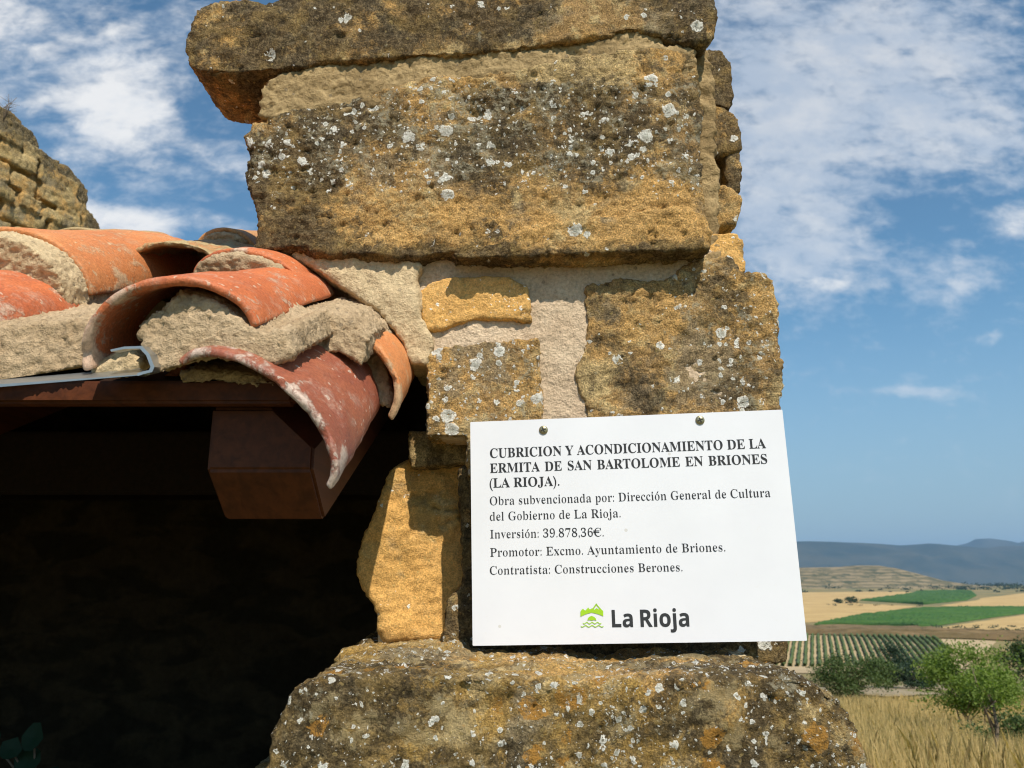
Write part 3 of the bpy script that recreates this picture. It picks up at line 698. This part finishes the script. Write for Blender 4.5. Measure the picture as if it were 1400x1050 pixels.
# ------------------------------------------------------------------ sign
YL = .948
TL, BL = P(644, 577, YL), P(645, 883, YL)
hl = (TL - BL).length
lo, hi = .85, 1.05
for _ in range(50):
    YR = (lo + hi) / 2
    if (P(1071, 560, YR) - P(1102, 876, YR)).length > hl: hi = YR
    else: lo = YR
TR, BR = P(1071, 560, YR), P(1102, 876, YR)
ctr = (TL + TR + BL + BR) / 4
U = ((TR - TL) + (BR - BL)).normalized(); V = ((TL - BL) + (TR - BR)); V = (V - U * V.dot(U)).normalized(); N = U.cross(V)    # N towards the viewer
wd = ((TR - TL).length + (BR - BL).length) / 2; ht = ((TL - BL).length + (TR - BR).length) / 2
print('sign', wd, ht, YR, U, V)
sg = empty('information_sign', ctr - V * ht / 2, 'white rectangular sign with black Spanish text and a green emblem screwed to the pillar', 'sign')
SM = Matrix((U, V, N)).transposed().to_4x4(); SM.translation = ctr
def uv(px, py):
    dr = P(px, py, 1.0); t = ctr.dot(N) / dr.dot(N); q = dr * t - ctr; return q.dot(U), q.dot(V)
def sgn(name, bm, mat, smooth=False, label=None):
    bm.transform(SM); o = link(name, from_bm(bm), mat, sg, smooth=smooth)
    if label: o['label'] = label
    return o
bm = bmesh.new(); cr = .004; pts = []
for cx, cy, a0 in ((wd / 2 - cr, ht / 2 - cr, 0), (-wd / 2 + cr, ht / 2 - cr, 90), (-wd / 2 + cr, -ht / 2 + cr, 180), (wd / 2 - cr, -ht / 2 + cr, 270)):
    for a in range(0, 91, 30): pts.append(Vector((cx + cr * .3 * math.cos(R(a0 + a)) + .7 * cr * (1 if a0 in (0, 270) else -1), cy + cr * .3 * math.sin(R(a0 + a)) + .7 * cr * (1 if a0 in (0, 90) else -1), -.004)))
add_prism(bm, pts, Vector((0, 0, .004)))
sgn('panel', bm, M['panel'])
def serif(t):
    o = ''
    for c in t:
        if 'A' <= c <= 'Z': o += chr(0x1D400 + ord(c) - 65)
        elif 'a' <= c <= 'z': o += chr(0x1D41A + ord(c) - 97)
        elif '0' <= c <= '9': o += chr(0x1D7CE + ord(c) - 48)
        else: o += c
    return o
def sans(t): return ''.join(chr(0x1D5D4 + ord(c) - 65) if 'A' <= c <= 'Z' else chr(0x1D5EE + ord(c) - 97) if 'a' <= c <= 'z' else c for c in t)
def text_mesh(t, off, word=1.0, char=1.0):
    c = bpy.data.curves.new('t', 'FONT'); c.body = t; c.offset = off; c.resolution_u = 4; c.space_word = word; c.space_character = char
    o = bpy.data.objects.new('t', c); C.objects.link(o); dg = bpy.context.evaluated_depsgraph_get(); dg.update()
    me = bpy.data.meshes.new_from_object(o.evaluated_get(dg)); bpy.data.objects.remove(o); bpy.data.curves.remove(c); return me
def bounds(me): co = coords(me); return co.min(0), co.max(0)
def line(t, px0, py0, px1, py1, cap, off, mat, word=1.0, name='lettering', fn=serif):
    """one printed line: from its left end on the base line to its right end, capitals cap pixels high"""
    raw = t.replace('ó', 'o').replace('€', 'C'); me = text_mesh(fn(raw), max(off, 0), word); lo_, hi_ = bounds(me)
    caph = bounds(text_mesh(fn('I'), max(off, 0)))[1][1]
    u0, v0 = uv(px0, py0); u1, v1 = uv(px1, py1); ca = abs(uv(px0, py0 - cap)[1] - v0)
    sx = math.hypot(u1 - u0, v1 - v0) / (hi_[0] - lo_[0]); sy = ca / caph; an = math.atan2(v1 - v0, u1 - u0)
    bm = bmesh.new(); bm.from_mesh(me)
    if off < 0:                                     # roman weight: every stroke of the bold letters made narrower, hairlines kept
        E_ = np.array([[e.verts[0].co.x, e.verts[0].co.y, e.verts[1].co.x, e.verts[1].co.y] for e in bm.edges if len(e.link_faces) == 1])
        bm.clear(); dy = .009; y_ = E_[:, [1, 3]].min() + dy / 2; y1_ = E_[:, [1, 3]].max()
        while y_ < y1_:
            a_ = E_[(E_[:, 1] > y_) != (E_[:, 3] > y_)]
            xs_ = np.sort(a_[:, 0] + (y_ - a_[:, 1]) / (a_[:, 3] - a_[:, 1]) * (a_[:, 2] - a_[:, 0]))
            for a0, b0 in zip(xs_[::2], xs_[1::2]):
                w_ = b0 - a0; w_ -= min(-2 * off, .31 * w_); m_ = (a0 + b0) / 2
                bm.faces.new([bm.verts.new((m_ + sx_ * w_ / 2, y_ + sy_ * dy / 2, 0)) for sx_, sy_ in ((-1, -1), (1, -1), (1, 1), (-1, 1))])
            y_ += dy
    def poly(ps): bm.faces.new([bm.verts.new((a, b, 0)) for a, b in ps])
    for ch in 'ó€':
        i = t.find(ch)
        while i >= 0:
            bb_ = bounds(text_mesh(fn(raw[i]), 0)); xa = bounds(text_mesh(fn(raw[:i + 1]), 0, word))[1][0]; xb = xa - (bb_[1][0] - bb_[0][0])
            m_ = (xa + xb) / 2
            if ch == 'ó': poly([(m_ - .05, .53 * caph / .69), (m_ + .02, .53 * caph / .69), (m_ + .14, .70 * caph / .69), (m_ + .04, .70 * caph / .69)])
            elif ch == ',': poly([(xa - .075, .05), (xa - .095, -.13), (xa - .07, -.13), (xa + .03, .07)])
            else:
                for yb_ in (.30, .42): poly([(xb - .08, yb_), (xb + (xa - xb) * .72, yb_), (xb + (xa - xb) * .76, yb_ + .055), (xb - .06, yb_ + .055)])
            i = t.find(ch, i + 1)
    mat4 = Matrix.Translation((u0, v0, .0004)) @ Matrix.Rotation(an, 4, 'Z') @ Matrix.Diagonal((sx, sy, 1, 1)) @ Matrix.Translation((-lo_[0], 0, 0))
    bm.transform(mat4); bm.transform(SM)
    me = bpy.data.meshes.new('m'); bm.to_mesh(me); bm.free()
    o = link(name, me, mat, sg, smooth=False)
    return o
line('CUBRICION Y ACONDICIONAMIENTO DE LA', 670, 626, 1047.5, 612.5, 12.7, 0, M['ink'])
line('ERMITA DE SAN BARTOLOME EN BRIONES', 670, 646.5, 1049.3, 633.7, 12.7, 0, M['ink'], 1.35)
line('(LA RIOJA).', 669.5, 666.8, 765, 663.8, 12.7, 0, M['ink'])
RO = -.021
line('Obra subvencionada por: Dirección General de Cultura', 669.5, 690.6, 1053.8, 679.2, 11.5, RO, M['ink'])
line('del Gobierno de La Rioja.', 669.5, 711.8, 848.8, 707.0, 11.5, RO, M['ink'])
line('Inversión: 39.878,36€.', 670, 736, 825.6, 733.2, 11.5, RO, M['ink'])
line('Promotor: Excmo. Ayuntamiento de Briones.', 670, 761, 992, 753.6, 11.5, RO, M['ink'])
line('Contratista: Construcciones Berones.', 669.5, 785.6, 933.4, 780.8, 11.5, RO, M['ink'])
line('La Rioja', 837, 857.3, 942.7, 856.3, 23.5, .004, M['ink_grey'], .75, fn=sans)
def emb(polys):
    bm = bmesh.new()
    for ps in polys:
        q = [uv(770 + a * .14286, 810 + b * .14286) for a, b in ps]
        if sum(q[i][0] * q[(i + 1) % len(q)][1] - q[(i + 1) % len(q)][0] * q[i][1] for i in range(len(q))) < 0: q = q[::-1]
        bm.faces.new([bm.verts.new((a, b, .0005)) for a, b in q])
    bmesh.ops.triangulate(bm, faces=bm.faces[:]); bm.transform(SM); me = bpy.data.meshes.new('m'); bm.to_mesh(me); bm.free()
    o = link('emblem', me, M['green_ink'], sg, smooth=False); o['label'] = 'lime green emblem of trees, a peak, a rising sun and waves'
def wave(y0, xa, xb, th=9):
    top = [(xa + (xb - xa) * i / 24, y0 + 8 * math.sin(i / 24 * 2 * math.pi * 3.5)) for i in range(25)]
    return top + [(a, b + th) for a, b in top[::-1]]
emb([[(165, 232), (165, 182), (176, 166), (190, 155), (203, 168), (214, 172), (226, 158), (240, 143), (252, 160), (262, 160), (275, 150), (300, 165), (318, 148), (338, 162), (352, 152), (372, 166), (383, 180), (384, 228), (330, 206), (272, 192), (215, 208)],
     [(278, 156), (316, 103), (322, 116), (292, 158)], [(316, 103), (362, 158), (350, 160), (311, 114)],
     [(232, 270), (236, 248), (250, 232), (272, 224), (296, 232), (312, 248), (318, 270), (296, 262), (272, 270), (250, 262)],
     wave(288, 188, 366), wave(318, 168, 386)])
for px, py in ((743, 588), (957, 574.5)):
    a, b = uv(px, py); rr = .0056; bm = bmesh.new(); seg = 24; rings = []
    for r_, zz in ((rr, 0), (rr * .95, .0012), (rr * .7, .0021), (rr * .35, .0025)):
        rings.append([bm.verts.new((a + r_ * math.cos(2 * math.pi * i / seg), b + r_ * math.sin(2 * math.pi * i / seg), zz)) for i in range(seg)])
    for q in range(3):
        for i in range(seg): bm.faces.new((rings[q][i], rings[q][(i + 1) % seg], rings[q + 1][(i + 1) % seg], rings[q + 1][i]))
    bm.faces.new(rings[-1]); s = sgn('screw', bm, M['screw'], True)
    bm = bmesh.new()
    for t in (20, 110):
        d1 = Vector((math.cos(R(t)), math.sin(R(t)), 0)); d2 = Vector((-d1.y, d1.x, 0)); c0 = Vector((a, b, .0021))
        z_ = .0001 if t > 90 else 0
        add_prism(bm, [c0 + d1 * .0033 + d2 * .0008 + Vector((0, 0, z_)), c0 - d1 * .0033 + d2 * .0008 + Vector((0, 0, z_)), c0 - d1 * .0033 - d2 * .0008 + Vector((0, 0, z_)), c0 + d1 * .0033 - d2 * .0008 + Vector((0, 0, z_))], Vector((0, 0, .0006)))
    bm.transform(SM); o = link('cross_recess', from_bm(bm), M['screw_slot'], s, smooth=False)

# ------------------------------------------------------------------ tiled roof
KR = .90                       # the eaves stand this much nearer than the wall
SL = R(25); AX = Vector((0, math.cos(SL), math.sin(SL)))
roof = empty('tiled_roof', (-.9, .82, P(300, 540, .82).z), 'clay barrel tiled lean-to roof with mortared eaves and timber joist beside the pillar', 'roof')
def tile(fl, fr, Y, rise, length, mat, seed, th=.0095, taper=.84, wear=.45, label=None, plug=None, plugmat=None, rough=.0012):
    """a barrel tile: its lower rim runs from foot fl over the crest to foot fr, its body goes up the slope"""
    Y *= KR; length *= KR; th = th * KR
    a, b = P(*fl, Y), P(*fr, Y); mid = (a + b) / 2; half = (b - a).length / 2; c = (b - a).normalized()
    ax = AX; up = c.cross(ax).normalized()
    if up.z < 0: up = -up
    n, ml = 40, 46; vs = []; rnd = np.random.RandomState(seed)
    for j in range(ml + 1):
        t = j / ml; s = 1 - (1 - taper) * t
        for side in (0, 1):
            for i in range(n + 1):
                A_ = math.pi * (1 - i / n); h_, r_ = half * s - (th if side else 0), rise * half * s - (th if side else 0)
                vs.append(mid + c * (math.cos(A_) * h_) + up * (math.sin(A_) * r_) + ax * (t * length))
    m2 = 2 * (n + 1); fs = []
    for j in range(ml):
        for i in range(n):
            q = j * m2 + i; fs.append((q, q + 1, q + m2 + 1, q + m2))
            q = j * m2 + n + 1 + i; fs.append((q + m2, q + m2 + 1, q + 1, q))
        for i in (0, n):
            q = j * m2 + i; f = (q, q + m2, q + m2 + n + 1, q + n + 1); fs.append(f if i == 0 else f[::-1])
    for j in (0, ml):
        for i in range(n):
            q = j * m2 + i; f = (q, q + n + 1, q + n + 2, q + 1); fs.append(f if j == 0 else f[::-1])
    me = mesh(vs, fs); bm = bmesh.new(); bm.from_mesh(me); bmesh.ops.recalc_face_normals(bm, faces=bm.faces)
    es = [e for e in bm.edges if e.calc_face_angle(0) > .8]
    bmesh.ops.bevel(bm, geom=es, offset=.003, segments=2, affect='EDGES', profile=.5)
    bm.to_mesh(me); bm.free()
    co = coords(me); no = normals(me); q = co + seed
    co = co + no * (rough * fbm(q, 30, 3) + .3 * rough * fbm(q, 160, 2))[:, None] + .003 * np.stack([fbm(q, 8, 2), fbm(q + 3, 8, 2), fbm(q + 7, 8, 2)], 1)
    # chipped lower rim
    tt = (co - np.array(mid)) @ np.array(ax); chip = sst(tt, .012, 0) * np.maximum(0, fbm(q + 2, 60, 2) - .15) * .009
    co = co + np.array(ax)[None] * chip[:, None]
    setco(me, co); lat = (co - np.array(mid)) @ np.array(c) / half
    setattr_f(me, 'wear', wear + .07 * sst(np.abs(lat), .6, .95) + .06 * sst(tt, .04, .0) + .03 * sst(tt, .003, -.002))
    o = link('roof_tile', me, mat, roof)
    if label: o['label'] = label
    if plug:
        # mortar packed into the mouth of the tile
        s0, L_ = plug[0] * KR, plug[1] * KR; pts = []
        for i in range(25):
            A_ = math.pi * (1 - i / 24); pts.append(mid + c * (math.cos(A_) * (half - th * .7)) + up * (math.sin(A_) * (rise * half - th * .7)) + ax * s0)
        pts += [mid + c * (half - th) - up * .05 + ax * s0, mid - c * (half - th) - up * .05 + ax * s0]
        rock('mortar', [(pts, ax * L_)], plugmat or M['mortar_grey'], roof, vox=.003, smooth=3, amp=.003, fine=.0022, ff=120, seed=seed + 40)
    return o
tile((112, 508), (352, 446), .75, .80, .42, M['tile_red'], 1, wear=.46, label='bright red eaves tile with an open arched mouth')
tile((262, 376), (418, 410), 1.03, .62, .34, M['tile_red'], 2, wear=.45, label='red tile of the second course with mortar packed under it', plug=(-.012, .12))
tile((264, 352), (352, 350), 1.36, .85, .30, M['tile_rough'], 3, wear=.3, label='shaded tile end filled with grey mortar beside the big block', plug=(-.012, .1))
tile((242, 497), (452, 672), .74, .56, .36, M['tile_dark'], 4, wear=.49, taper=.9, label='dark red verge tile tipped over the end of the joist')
tile((428, 470), (535, 577), .965, .78, .21, M['tile_orange'], 5, wear=.47, taper=.9, label='second verge tile close to the wall')
tile((-310, 470), (-58, 470), .75, .72, .32, M['tile_red'], 6, wear=.52, label='red eaves tile at the left edge')
tile((-92, 396), (126, 404), .985, .80, .42, M['tile_orange'], 7, wear=.48, taper=.9, label='broad orange tile of the second course', plug=(-.05, .14), plugmat=M['mortar'])
tile((172, 358), (310, 376), 1.14, .52, .34, M['tile_rough'], 8, wear=.6, rough=.004, label='weathered rough pale tile of the third course')
tile((40, 352), (170, 352), 1.62, .62, .36, M['tile_rough'], 9, wear=.6)
# tiles further along the roof and up the slope
dx = .235
for col in range(1, 6):
    for crs in range(4):
        Yc = .75 + .255 * crs; x1 = -.54 - dx * col; zc = P(-58, 470, .75).z + (Yc - .75) * math.tan(SL) + .012 * crs          # before the scale KR
        def topx(xw, Yw, zw):
            den_ = Yw * math.cos(PITCH) + zw * math.sin(PITCH); return (700 + F * xw / den_, 525 - F * (zw * math.cos(PITCH) - Yw * math.sin(PITCH)) / den_)
        tile(topx(x1 - .18, Yc, zc), topx(x1, Yc, zc), Yc, .74, .36, M['tile_orange' if (col + crs) % 3 else 'tile_red'], 50 + col * 7 + crs)
# channel tiles between the columns, mouth up
def channel(xm, Y0, z0, seed, half=.085, n_=1):
    vs, fs = [], []; n = 20; L_ = .75
    for j in range(11):
        for side in (0, 1):
            for i in range(n + 1):
                A_ = math.pi * i / n; r_ = half - (.011 if side else 0)
                vs.append(Vector((xm - math.cos(A_) * r_, Y0, z0 - math.sin(A_) * r_ * .55 + (.011 if 0 else 0))) + AX * (L_ * j / 10))
    m2 = 2 * (n + 1)
    for j in range(10):
        for i in range(n):
            q = j * m2 + i; fs.append((q + m2, q + m2 + 1, q + 1, q)); q += n + 1; fs.append((q, q + 1, q + m2 + 1, q + m2))
    for i in range(n):
        q = i; fs.append((q, q + 1, q + n + 2, q + n + 1))
    me = mesh(vs, fs); setattr_f(me, 'wear', np.full(len(vs), .5)); link('channel_tile', me, M['tile_red'], roof)
zf = P(150, 500, .78).z
for xm in (-.455, -.70, -.93, -1.17, -1.4, -1.64): channel(xm * KR, .85 * KR, (zf + .03) * KR, 1, .085 * KR)
# mortar along the eaves
def z1(a): return [(x * .45714, 280 + y * .45714) for x, y in a]
def lump(name, pts, Y, L_, mat, seed, label=None, **kw):
    q = dict(vox=.003, smooth=4, amp=.0035, fine=.0026, ff=150, pits=.001); q.update(kw)
    rock(name, [([P(a, b, Y * KR) for a, b in pts], AX * L_ * KR)], mat, roof, seed=seed, label=label, **q)
lump('mortar', [(-900, 440), (-60, 446), (0, 444), (118, 436), (134, 452), (120, 478), (112, 502), (92, 508), (0, 527), (-60, 533), (-900, 545)], .785, .22, M['mortar_grey'], 61, 'rough mortar bed along the eaves at the left')
lump('mortar', z1([(400, 400), (410, 360), (470, 318), (540, 256), (640, 284), (720, 344), (785, 386), (860, 366), (880, 455), (840, 476), (760, 470), (640, 462), (530, 485), (480, 508), (440, 480)]), .745, .20, M['mortar_grey'], 62, 'rough mortar packed under the red eaves tile')
lump('mortar', z1([(780, 366), (830, 340), (960, 312), (1050, 335), (1100, 400), (1085, 480), (1010, 436), (930, 452), (840, 478)]), .90, .14, M['mortar_grey'], 68)
lump('mortar', z1([(840, 330), (960, 300), (1060, 330), (1110, 380), (1150, 460), (1172, 560), (1168, 608), (1130, 590), (1060, 480), (960, 420)]), .985, .14, M['mortar_grey'], 63, 'mortar between the two verge tiles')
lump('mortar', z1([(275, 490), (330, 455), (400, 440), (420, 470), (408, 504), (330, 515), (270, 510)]), .765, .10, M['mortar'], 64)
lump('mortar', z1([(380, 330), (420, 290), (470, 282), (505, 300), (480, 340), (420, 360), (390, 365)]), .83, .05, M['mortar_grey'], 65)
lump('mortar', z1([(530, 495), (600, 490), (740, 505), (840, 545), (800, 552), (640, 528), (540, 535)]), .80, .10, M['mortar_grey'], 66)
# mortar fillet where the roof meets the wall
rock('mortar', [([P(a, b, .972) for a, b in [(384, 345), (396, 336), (440, 332), (500, 350), (560, 350), (578, 362), (566, 384), (573, 405), (570, 428), (584, 450), (594, 470), (585, 497), (560, 498), (552, 470), (520, 425), (470, 392), (420, 360)]], Vector((0, .14, 0)))],
     M['mortar'], pil, amp=.004, fine=.002, smooth=6, seed=67, label='cream mortar fillet sealing the roof against the wall')
# zinc drip strip
bm = bmesh.new()
prof = z1([(330, 433), (372, 424), (425, 422), (447, 446), (462, 485), (455, 500), (430, 506), (412, 512)])
inner = z1([(332, 439), (372, 431), (418, 430), (437, 450), (450, 484), (446, 494), (428, 498), (410, 504)])
add_prism(bm, [P(a, b, .732 * KR) for a, b in prof] + [P(a, b, .732 * KR) for a, b in inner[::-1]], Vector((0, .014, .003)))
YD = .735 * KR
fr_ = [P(-900, 590, YD), P(0, 529, YD), P(192, 514, YD), P(205, 512, YD)]; bk_ = [P(-900, 576, YD + .03), P(0, 521, YD + .03), P(125, 503, YD + .03), P(190, 505, YD + .03)]
add_prism(bm, fr_ + bk_[::-1], Vector((0, 0, .0014)))
link('drip_strip', from_bm(bm), M['zinc'], roof, smooth=False)['label'] = 'bent galvanised drip strip along the eaves'
# timber: fascia, joists, boarding
YF = .80 * KR
zfa, zfb = P(300, 520, YF).z, P(300, 551, YF).z
bm = bmesh.new(); add_box(bm, (-2.2, YF, zfb), (P(400, 540, YF).x, YF + .02, zfa)); bmesh.ops.bevel(bm, geom=bm.edges[:], offset=.003, segments=2, affect='EDGES')
link('fascia_board', from_bm(bm), M['wood'], roof, smooth=False)
def joist(xa, xb):
    Yj = .83 * KR; zt_ = P(350, 558, Yj).z; zmid = P(350, 643, Yj).z; ch_ = .06; zbo = P(350, 711, Yj + ch_).z
    h = lambda y, z_: Vector((xa, y, z_))
    bm = bmesh.new(); L_ = 1.6
    add_prism(bm, [h(Yj, zmid), h(Yj, zt_), h(Yj + L_, zt_ + L_ * math.tan(SL)), h(Yj + L_, zbo + (L_ - ch_) * math.tan(SL)), h(Yj + ch_, zbo)], Vector((xb - xa, 0, 0)))
    bmesh.ops.bevel(bm, geom=bm.edges[:], offset=.003, segments=2, affect='EDGES')
    # the top right arris is planed off to seat the verge tile
    w_ = xb - xa; p1 = h(Yj, zt_) + Vector((w_ * .55, 0, 0)); p2 = h(Yj, zt_) + Vector((w_, 0, -.042)); nn_ = AX.cross(p2 - p1)
    if nn_.z < 0: nn_ = -nn_
    bmesh.ops.recalc_face_normals(bm, faces=bm.faces)
    g = bmesh.ops.bisect_plane(bm, geom=bm.verts[:] + bm.edges[:] + bm.faces[:], plane_co=p1, plane_no=nn_, clear_outer=True)
    bmesh.ops.holes_fill(bm, edges=[e for e in bm.edges if e.is_boundary])
    return link('joist', from_bm(bm), M['wood'], roof, smooth=False)
JX = P(286, 600, .83 * KR).x, P(430, 600, .83 * KR).x
joist(*JX)
for i in range(1, 4): joist(JX[0] - .55 * i, JX[1] - .55 * i)
bm = bmesh.new(); xr = -.25
add_prism(bm, [Vector((-2.2, YF + .025, zfa - .012)), Vector((-2.2, YF + .025, zfa + .006)), Vector((-2.2, 2.6, zfa + .006 + (2.575 - YF) * math.tan(SL))), Vector((-2.2, 2.6, zfa - .012 + (2.575 - YF) * math.tan(SL)))], Vector((2.2 + xr, 0, 0)))
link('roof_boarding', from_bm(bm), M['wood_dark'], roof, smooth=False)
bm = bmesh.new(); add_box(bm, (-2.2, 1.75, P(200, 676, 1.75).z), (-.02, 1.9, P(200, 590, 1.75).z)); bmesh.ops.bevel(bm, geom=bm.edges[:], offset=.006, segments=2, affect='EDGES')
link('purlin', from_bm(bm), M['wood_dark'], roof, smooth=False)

# ------------------------------------------------------------------ inside of the shelter
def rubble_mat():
    m, k, b = material('shade_dark_rubble', .95, .1); co = geoco(k)
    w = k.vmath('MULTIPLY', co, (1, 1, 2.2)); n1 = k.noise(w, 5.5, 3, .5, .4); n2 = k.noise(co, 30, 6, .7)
    col = k.mix(k.smooth(n1, .42, .56), (.048, .035, .02), (.088, .058, .03))  # stone colours darkened, the shelter's shade is put into them
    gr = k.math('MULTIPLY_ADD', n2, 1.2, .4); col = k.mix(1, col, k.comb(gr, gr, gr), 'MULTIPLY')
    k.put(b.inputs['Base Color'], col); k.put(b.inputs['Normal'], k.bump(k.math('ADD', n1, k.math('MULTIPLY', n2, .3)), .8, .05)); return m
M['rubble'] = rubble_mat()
def wallbox(name, lo, hi, label):
    bm = bmesh.new(); add_box(bm, lo, hi)
    me = eval_mesh(bm, [('REMESH', dict(mode='VOXEL', voxel_size=.035)), ('SMOOTH', dict(factor=.5, iterations=2))])
    co = coords(me); co = co + .018 * np.stack([fbm(co, 6, 3), fbm(co + 4, 6, 3), fbm(co + 8, 6, 3)], 1); setco(me, co)
    return tag(link(name, me, M['rubble'], None), label, 'wall')
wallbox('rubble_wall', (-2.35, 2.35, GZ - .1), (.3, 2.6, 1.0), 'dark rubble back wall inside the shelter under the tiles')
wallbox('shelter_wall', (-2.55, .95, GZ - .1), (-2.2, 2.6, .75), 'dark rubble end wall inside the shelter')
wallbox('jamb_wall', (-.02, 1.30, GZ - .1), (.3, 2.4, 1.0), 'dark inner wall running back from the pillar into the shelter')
wallbox('light_block_wall', (-2.5, .84, GZ - .1), (-.36, 1.1, -.42), 'unseen low rubble wall added to block light at the front of the shelter below the opening')  # added out of view, keeps bounced light from the shelter's inside
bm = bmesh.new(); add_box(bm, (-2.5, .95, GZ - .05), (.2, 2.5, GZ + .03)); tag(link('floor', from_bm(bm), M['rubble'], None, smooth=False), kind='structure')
# leafy plant in the dark corner
iv = empty('ivy_plant', P(30, 1100, 1.25), 'dark green round leaved plant in the shaded corner inside the shelter', 'plant')
bm = bmesh.new(); bm2 = bmesh.new()
for a, b, r_, sd_ in ((44, 1008, 17, 1), (14, 1024, 14, 2), (36, 1040, 20, 3), (-12, 1012, 15, 4), (70, 1062, 14, 5)):
    c0 = P(a, b, 1.22 + .01 * sd_); r_ = r_ * 1.22 / F; tl = Vector((random.uniform(-.3, .3), -1, random.uniform(.2, .8))).normalized(); s_ = tl.cross(Vector((0, 0, 1))).normalized(); t_ = s_.cross(tl)
    cv = bm.verts.new(c0 - tl * r_ * .15); ring = [bm.verts.new(c0 + (s_ * math.cos(i * .628) + t_ * math.sin(i * .628)) * r_ * random.uniform(.85, 1.1)) for i in range(10)]
    for i in range(10): bm.faces.new((cv, ring[i], ring[(i + 1) % 10]))
    add_tube(bm2, [c0 - tl * r_ * .2, (c0 + P(30, 1100, 1.25)) / 2 + Vector((0, .02, 0)), P(30, 1100, 1.25)], [.0015, .002, .003], 5)
link('leaf_spray', from_bm(bm), M['leaf_ivy'], iv, smooth=False); link('stem', from_bm(bm2), M['bark'], iv)

# ------------------------------------------------------------------ ruined wall behind the roof
ru = None
xa, ya0, xb, yb0 = -2.42, 2.75, -2.02, 3.85
def wp(s, z_): return Vector((xa + (xb - xa) * s, ya0 + (yb0 - ya0) * s, z_))
dirw = (wp(1, 0) - wp(0, 0)).normalized(); nrm = Vector((dirw.y, -dirw.x, 0))
Lw = (wp(1, 0) - wp(0, 0)).length
def wall_s(px, py):
    """where the ray through a pixel meets the wall's face"""
    dr = P(px, py, 1); o = wp(0, 0); t = o.dot(nrm) / dr.dot(nrm); q = dr * t; return (q - o).dot(dirw) / Lw, q.z
top = [wall_s(*q) for q in ((-60, 108), (-25, 125), (0, 152), (6, 156), (28, 166), (50, 178), (58, 196), (60, 212), (78, 220), (98, 226), (112, 242), (124, 258), (123, 284), (134, 296), (143, 308), (142, 326))]
bm = bmesh.new()
add_prism(bm, [wp(s, z_) - nrm * .02 for s, z_ in top] + [wp(top[-1][0], .0), wp(top[0][0] - .5, .0), wp(top[0][0] - .5, top[0][1] + .05)], -nrm * .45)
rnd = random.Random(4); zc = .55
tS = [t[0] for t in top]; tZ = [t[1] for t in top]
while zc < 2.6:
    hh_ = rnd.uniform(.075, .105); s = -.45 + rnd.uniform(0, .1)
    while s < 1.3:
        w_ = rnd.uniform(.09, .21); lim = min(np.interp(s, tS, tZ), np.interp(s + w_, tS, tZ))
        if zc + hh_ * .6 < lim and s + w_ < tS[-1] + .03:
            zz = min(zc + hh_ - .015, lim); p0 = rnd.uniform(.012, .036); j = lambda: rnd.uniform(-.006, .006)
            add_prism(bm, [wp(s + .010, zc + j()) + nrm * p0, wp(s + w_ - .012, zc + j()) + nrm * p0, wp(s + w_ - .012, zz + j()) + nrm * p0, wp(s + .010, zz + j()) + nrm * p0], -nrm * .2)
        s += w_
    zc += hh_
me = eval_mesh(bm, [('REMESH', dict(mode='VOXEL', voxel_size=.008)), ('SMOOTH', dict(factor=.5, iterations=3))])
co = coords(me); no = normals(me); co = co + no * (.008 * fbm(co, 12, 3) + .006 * fbm(co, 45, 2))[:, None]; setco(me, co)
setattr_f(me, 'dark', .36 + .30 * sst(co[:, 2] - np.interp((co - np.array(wp(0, 0))) @ np.array(dirw) / Lw, tS, tZ), -.22, .0)); setattr_f(me, 'yellow', np.full(len(co), .5)); setattr_f(me, 'white', np.zeros(len(co)))
tag(link('ruined_wall', me, M['stone_far'], None), 'crumbling stepped sandstone wall top rising behind the roof tiles', 'ruined wall')
# dry weed on top of it
w0 = P(6, 157, 2.9); bm = bmesh.new(); rnd = random.Random(2)
wd_ = empty('dry_weed', w0, 'thin dry weed standing on top of the ruined wall', 'weed')
for i in range(7):
    e = w0 + Vector((rnd.uniform(-.035, .035), rnd.uniform(-.03, .03), rnd.uniform(.03, .11))); mm = (w0 + e) / 2 + Vector((rnd.uniform(-.01, .01), 0, .01))
    add_tube(bm, [w0 - Vector((0, 0, .03)), mm, e], [.0018, .0014, .0008], 4)
    for q in range(3): add_tube(bm, [mm, mm + Vector((rnd.uniform(-.03, .03), rnd.uniform(-.02, .02), rnd.uniform(.0, .03)))], [.001, .0006], 4)
link('stem', from_bm(bm), M['bark'], wd_)

# ------------------------------------------------------------------ haze
m = bpy.data.materials.new('haze_air'); m.use_nodes = True; k = NT(m.node_tree); k.n.remove(k.n['Principled BSDF'])
pv = k.node('ShaderNodeVolumePrincipled'); pv.inputs['Color'].default_value = (.40, .66, 1, 1); pv.inputs['Density'].default_value = 4.3e-5; pv.inputs['Anisotropy'].default_value = .1
k.l.new(pv.outputs[0], k.n['Material Output'].inputs['Volume'])
bm = bmesh.new(); add_box(bm, (-31000, -1000, -240), (31000, 31000, 620))
tag(link('haze', from_bm(bm), m, None, smooth=False), kind='stuff')
